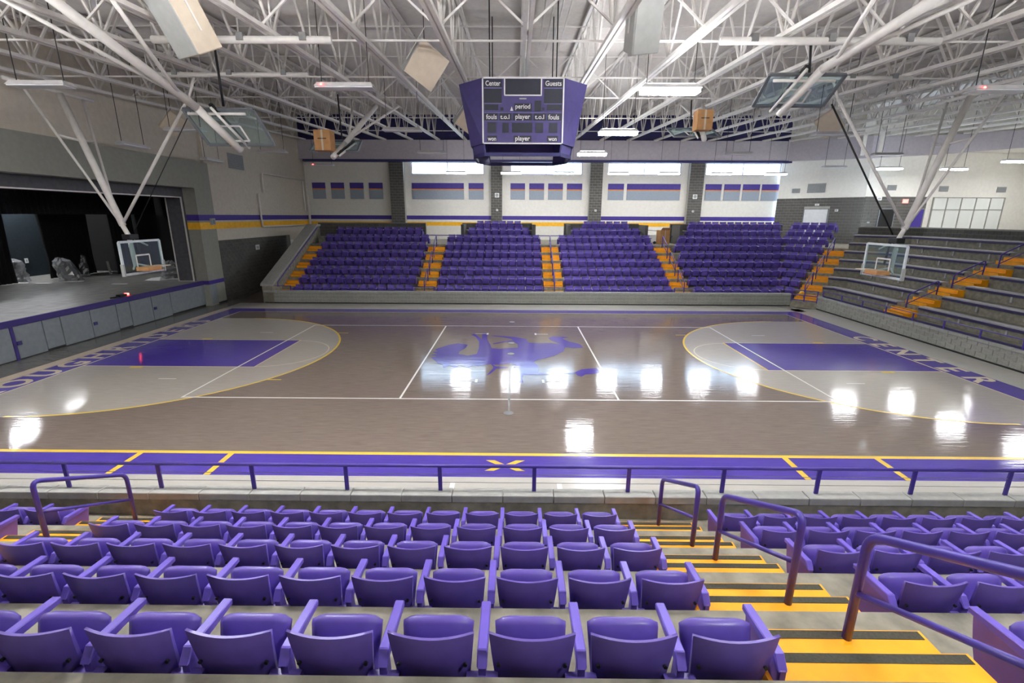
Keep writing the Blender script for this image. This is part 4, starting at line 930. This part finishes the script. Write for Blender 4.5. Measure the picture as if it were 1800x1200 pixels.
obj('possession_arrow', MB().prism([(FX(678), -1.5, FZ(524)), (FX(718), -1.5, FZ(524)), (FX(698), -1.5, FZ(470))], (0, -.02, 0)).mesh('possession_arrow', LETTER), sb)
plate('maker_plate', GREYBOX, 795, 362, 885, 378)
# open frame below
low = [(-1.12, -1.4), (1.12, -1.4), (1.5, -.7), (1.5, .7), (1.12, 1.4), (-1.12, 1.4), (-1.5, .7), (-1.5, -.7)]
for i in range(8):
    a, b_ = low[i], low[(i+1) % 8]
    obj('lower_frame_bar', MB().bar((a[0], a[1], 6.66), (b_[0], b_[1], 6.66), .07, .10).mesh('lower_frame_bar', PDARK), sb)
    obj('lower_frame_post', MB().bar((a[0], a[1], 6.64), (a[0]*1.03, a[1]*1.03, 6.98), .05, .05).mesh('lower_frame_post', PDARK), sb)
    if i in (1, 3, 5, 7): obj('lower_panel', MB().prism([(a[0], a[1], 6.7), (b_[0], b_[1], 6.7), (b_[0]*1.03, b_[1]*1.03, 6.96), (a[0]*1.03, a[1]*1.03, 6.96)], (0, 0, .01)).mesh('lower_panel', SBPURPLE), sb)
for x in (-1.0, 1.0):
    for y in (-.9, .9): obj('hanger_rod', MB().tube([(x, y, 8.65), (x, y, zt(y)+.05)], .02, 6).mesh('hanger_rod', BLACKM), sb)
obj('junction_frame', MB().bar((.2, -.9, 8.85), (.75, -.9, 8.85), .04, .04).mesh('junction_frame', BLACKM), sb)

# ================================================================== BASKETBALL GOALS
def board_parts(t, o, ux, vz, nrm, dark=False):
    """backboard at o (bottom centre): ux = width dir, vz = up dir, nrm = face normal"""
    o, ux, vz, nrm = Vector(o), Vector(ux).normalized(), Vector(vz).normalized(), Vector(nrm).normalized()
    W, H = .915, 1.07
    def q(u, v, k=0): return o+ux*u+vz*v+nrm*k
    obj('backboard_glass', MB().prism([q(-W, 0), q(W, 0), q(W, H), q(-W, H)], nrm*.012).mesh('backboard_glass', GLASS), t)
    FRM = M('backboard_frame_dark', (104, 108, 112), .5) if dark else M('backboard_frame', (212, 220, 222), .4)
    for a, b_ in (((-W, 0), (W, 0)), ((-W, H), (W, H)), ((-W, 0), (-W, H)), ((W, 0), (W, H))):
        obj('frame_bar', MB().bar(q(*a), q(*b_), .075, .05, nrm).mesh('frame_bar', FRM), t)
    s = .305
    for a, b_ in (((-s, .14), (s, .14)), ((-s, .6), (s, .6)), ((-s, .14), (-s, .6)), ((s, .14), (s, .6))):
        obj('target_line', MB().bar(q(*a, .02), q(*b_, .02), .05, .006, nrm).mesh('target_line', LETTER), t)
    return q
def tubes(t, name, mat, pts, r, n=10): return obj(name, MB().tube(pts, r, n).mesh(name, mat, True), t)
for s, side in ((-1, 'left'), (1, 'right')):
    t = thing('basketball_goal', 'ceiling hung basketball goal lowered at the %s end of the court' % side, 'basketball goal')
    q = board_parts(t, (s*12.86, 0, 2.9), (0, 1, 0), (0, 0, 1), (-s, 0, 0))
    tubes(t, 'mast', STEEL, [(s*15.2, .75, 8.75), (s*13.35, .02, 4.5)], .105, 14)
    tubes(t, 'mast', STEEL, [(s*13.38, .02, 4.55), (s*13.2, 0, 4.15), (s*13.15, 0, 3.1)], .075, 12)
    tubes(t, 'side_brace', STEEL, [(s*15.4, -.35, 8.8), (s*13.5, 0, 4.75)], .04); tubes(t, 'side_brace', STEEL, [(s*15.3, 1.75, 8.8), (s*13.5, .05, 4.75)], .04)
    tubes(t, 'cross_strut', STEEL, [(s*14.75, -.22, 7.35), (s*14.55, .5, 7.25), (s*14.7, 1.2, 7.35)], .035)
    tubes(t, 'header_bar', STEEL, [(s*15.4, -.9, 8.85), (s*15.3, 2.2, 8.85)], .06)
    tubes(t, 'fold_brace', STEEL, [(s*10.4, 0, 8.5), (s*13.3, .02, 4.6)], .05); tubes(t, 'fold_brace', STEEL, [(s*10.4, 0, 8.45), (s*10.1, 0, 9.15)], .04)
    tubes(t, 'winch_strap', BLACKM, [(s*10.3, .15, 8.4), (s*13.1, .15, 4.3)], .028 if s > 0 else .014, 6)
    for y in (-.42, .42): tubes(t, 'board_arm', STEEL, [(s*13.15, 0, 4.1), (s*12.92, y, 3.8)], .03); tubes(t, 'board_arm', STEEL, [(s*13.15, 0, 3.2), (s*12.92, y, 3.05)], .03)
    obj('mount_bracket', mbx('mount_bracket', BLACKM, s*13.15-.14, s*13.15+.14, -.2, .2, 4.02, 4.2, bevel=.02), t)
    tubes(t, 'height_adjuster', BLACKM, [(s*13.05, .12, 4.1), (s*12.98, .12, 3.3)], .04)
    for y in (-.935, .935): obj('edge_pad', mbx('edge_pad', GREYBOX, s*12.86-.05, s*12.86+.05, y-.03, y+.03, 2.85, 3.25), t)
    b = thing('cardboard_box', 'flat cardboard package resting on the %s goal rim' % side, 'box', (s*12.62, -.1, 2.98))
    obj('box_body', mbx('box_body', CARD, -.22, .22, -.3, .3, 0, .13), b); obj('flap', mbx('flap', BEIGEBOX, -.24, .24, .3, .75, .1, .125), b); obj('tape', mbx('tape', BEIGEBOX, -.225, .225, -.03, .03, .128, .133), b)
    tubes(t, 'rim', M('orange_rim', (214, 96, 40), .4), [(s*12.5+.23*math.cos(2*PI*i/16), .23*math.sin(2*PI*i/16), 3.0 - .0) for i in range(17)], .009, 6)
def stowed(label, top, bot, E, B, H, braces, box=None, boxlab=None):
    t = thing('basketball_goal', label, 'basketball goal'); top, bot = Vector(top), Vector(bot); vz = (top-bot).normalized()
    nrm = Vector((1, 0, 0)).cross(vz)
    board_parts(t, bot, (1, 0, 0), vz, nrm, True)
    tubes(t, 'mast', STEEL, [E, B], .10, 14); tubes(t, 'mast', STEEL, [B, H], .105, 14)
    for p in braces: tubes(t, 'side_brace', STEEL, [p, Vector(B).lerp(Vector(H), .12)], .045)
    sft = -.28 if E[0] > 0 else .28
    obj('lift_frame', MB().bar(Vector(E)+Vector((sft*.6, .1, .12)), Vector(B)+Vector((sft*1.1, .1, .1)), .10, .06).mesh('lift_frame', BLACKM), t)
    tubes(t, 'gas_strut', STEEL, [Vector(E)+Vector((sft*.9, .0, .05)), Vector(B)+Vector((sft*1.3, 0, 0))], .035)
    tubes(t, 'top_tube', STEEL, [top+Vector((-.8, 0, -.1)), top+Vector((.7, 0, -.1))], .035)
    tubes(t, 'hoist_strap', BLACKM, [top+Vector((.1, .1, .1)), top+Vector((.05, .15, max(.5, zb(top.y)-top.z)))], .03, 6)
    if box:
        b = thing('cardboard_box', boxlab, 'box', box); obj('box_body', mbx('box_body', CARD, -.3, .3, -.25, .25, 0, .72), b); obj('tape', mbx('tape', BEIGEBOX, -.035, .035, -.256, -.25, 0, .72), b); obj('print_line', mbx('print_line', BLACKM, -.16, .16, -.256, -.25, .4, .43), b)
stowed('stowed basketball goal folded up under the left trusses, nearer one', (-7.6, -3.3, 7.5), (-7.5, -2.55, 6.75), (-7.6, -2.45, 6.62), (-8.0, -3.55, 7.5), (-9.0, -6.6, 9.1), [(-10.1, -6.4, 9.05), (-7.7, -6.4, 9.05)])
stowed('stowed basketball goal folded up under the right trusses, nearer one', (7.2, -3.85, 8.18), (7.3, -2.95, 7.7), (7.13, -2.9, 7.52), (7.35, -4.2, 8.24), (8.15, -6.7, 8.95), [(6.9, -6.5, 9.0), (9.2, -6.5, 9.05)])
stowed('stowed basketball goal under the left trusses, farther one', (-6.95, 3.7, 7.75), (-6.85, 2.75, 7.25), (-6.75, 2.35, 6.98), (-6.6, 3.4, 7.6), (-5.9, 5.6, 9.4), [(-6.9, 5.6, 9.4), (-4.9, 5.6, 9.4)], (-7.05, 2.45, 7.2), 'brown cardboard box tied to the farther left stowed goal')
stowed('stowed basketball goal under the right trusses, farther one', (7.3, 4.7, 8.4), (7.35, 3.75, 7.95), (7.5, 3.4, 7.8), (7.7, 4.4, 8.4), (8.6, 6.9, 9.75), [(7.6, 6.9, 9.75), (9.6, 6.9, 9.75)], (7.45, 3.6, 8.15), 'brown cardboard box tied to the farther right stowed goal')

# ================================================================== HUNG LOUDSPEAKERS AND FLOODLIGHTS
def speaker(loc, rot, size, label, face, side):
    t = thing('hanging_speaker', label, 'speaker', loc, 0, 'loudspeaker boxes hung from the roof'); t.rotation_euler = rot; a, b_, c = size
    obj('cabinet', mbx('cabinet', side, -a/2, a/2, -b_/2, b_/2, -c/2, c/2, bevel=.02, seg=1), t); obj('grille', mbx('grille', face, -a/2+.02, a/2-.02, -b_/2-.02, -b_/2, -c/2+.02, c/2-.02), t)
    obj('yoke', MB().bar((-a/2-.02, 0, -c*.2), (-a/2-.02, 0, c*.75), .04, .02).mesh('yoke', STEEL), t); obj('yoke', MB().bar((a/2+.02, 0, -c*.2), (a/2+.02, 0, c*.75), .04, .02).mesh('yoke', STEEL), t)
    inv = t.rotation_euler.to_matrix().inverted(); obj('hanger_rod', MB().tube([inv @ Vector((0, 0, .1)), inv @ Vector((0, 0, zt(loc[1])+.05-loc[2]))], .012, 6).mesh('hanger_rod', BLACKM), t)
R_ = math.radians
speaker((-6.75, -5.6, 8.75), (R_(28), 0, R_(-28)), (.75, .6, 1.25), 'large grey loudspeaker box hung at the top left', GREYBOX, BEIGEBOX)
speaker((-2.45, -1.7, 9.0), (R_(25), R_(28), R_(35)), (.95, .45, 1.0), 'beige loudspeaker box hung left of the scoreboard', BEIGEBOX, GREYBOX)
speaker((-1.95, 6.0, 9.0), (R_(25), R_(28), R_(35)), (1.0, .45, 1.05), 'beige loudspeaker box half hidden behind the scoreboard', BEIGEBOX, GREYBOX)
speaker((2.85, -5.2, 8.95), (R_(25), R_(-8), R_(10)), (.62, .5, 1.3), 'grey loudspeaker box hung above the brightest light', GREYBOX, GREYBOX)
speaker((-15.2, 6.2, 8.8), (R_(20), R_(32), R_(50)), (.7, .4, .85), 'tan loudspeaker box high by the left wall', BEIGEBOX, BEIGEBOX)
speaker((14.2, 6.6, 8.95), (R_(20), R_(-35), R_(-40)), (.85, .4, .95), 'tan loudspeaker box above the right bleachers', BEIGEBOX, BEIGEBOX)
for s, side in ((-1, 'left'), (1, 'right')):
    t = thing('floodlight', 'black floodlight clamped under the trusses at the far %s edge' % side, 'floodlight', (s*13.55, -3.2, 8.72), s*.5)
    obj('lamp_body', mbx('lamp_body', BLACKM, -.3, .3, -.12, .12, -.1, .1, bevel=.03), t); obj('lamp_glass', mbx('lamp_glass', GREYBOX, -.2, .2, -.13, -.12, -.06, .06), t); obj('clamp', MB().bar((0, 0, .1), (0, 0, .42), .05, .05).mesh('clamp', BLACKM), t)
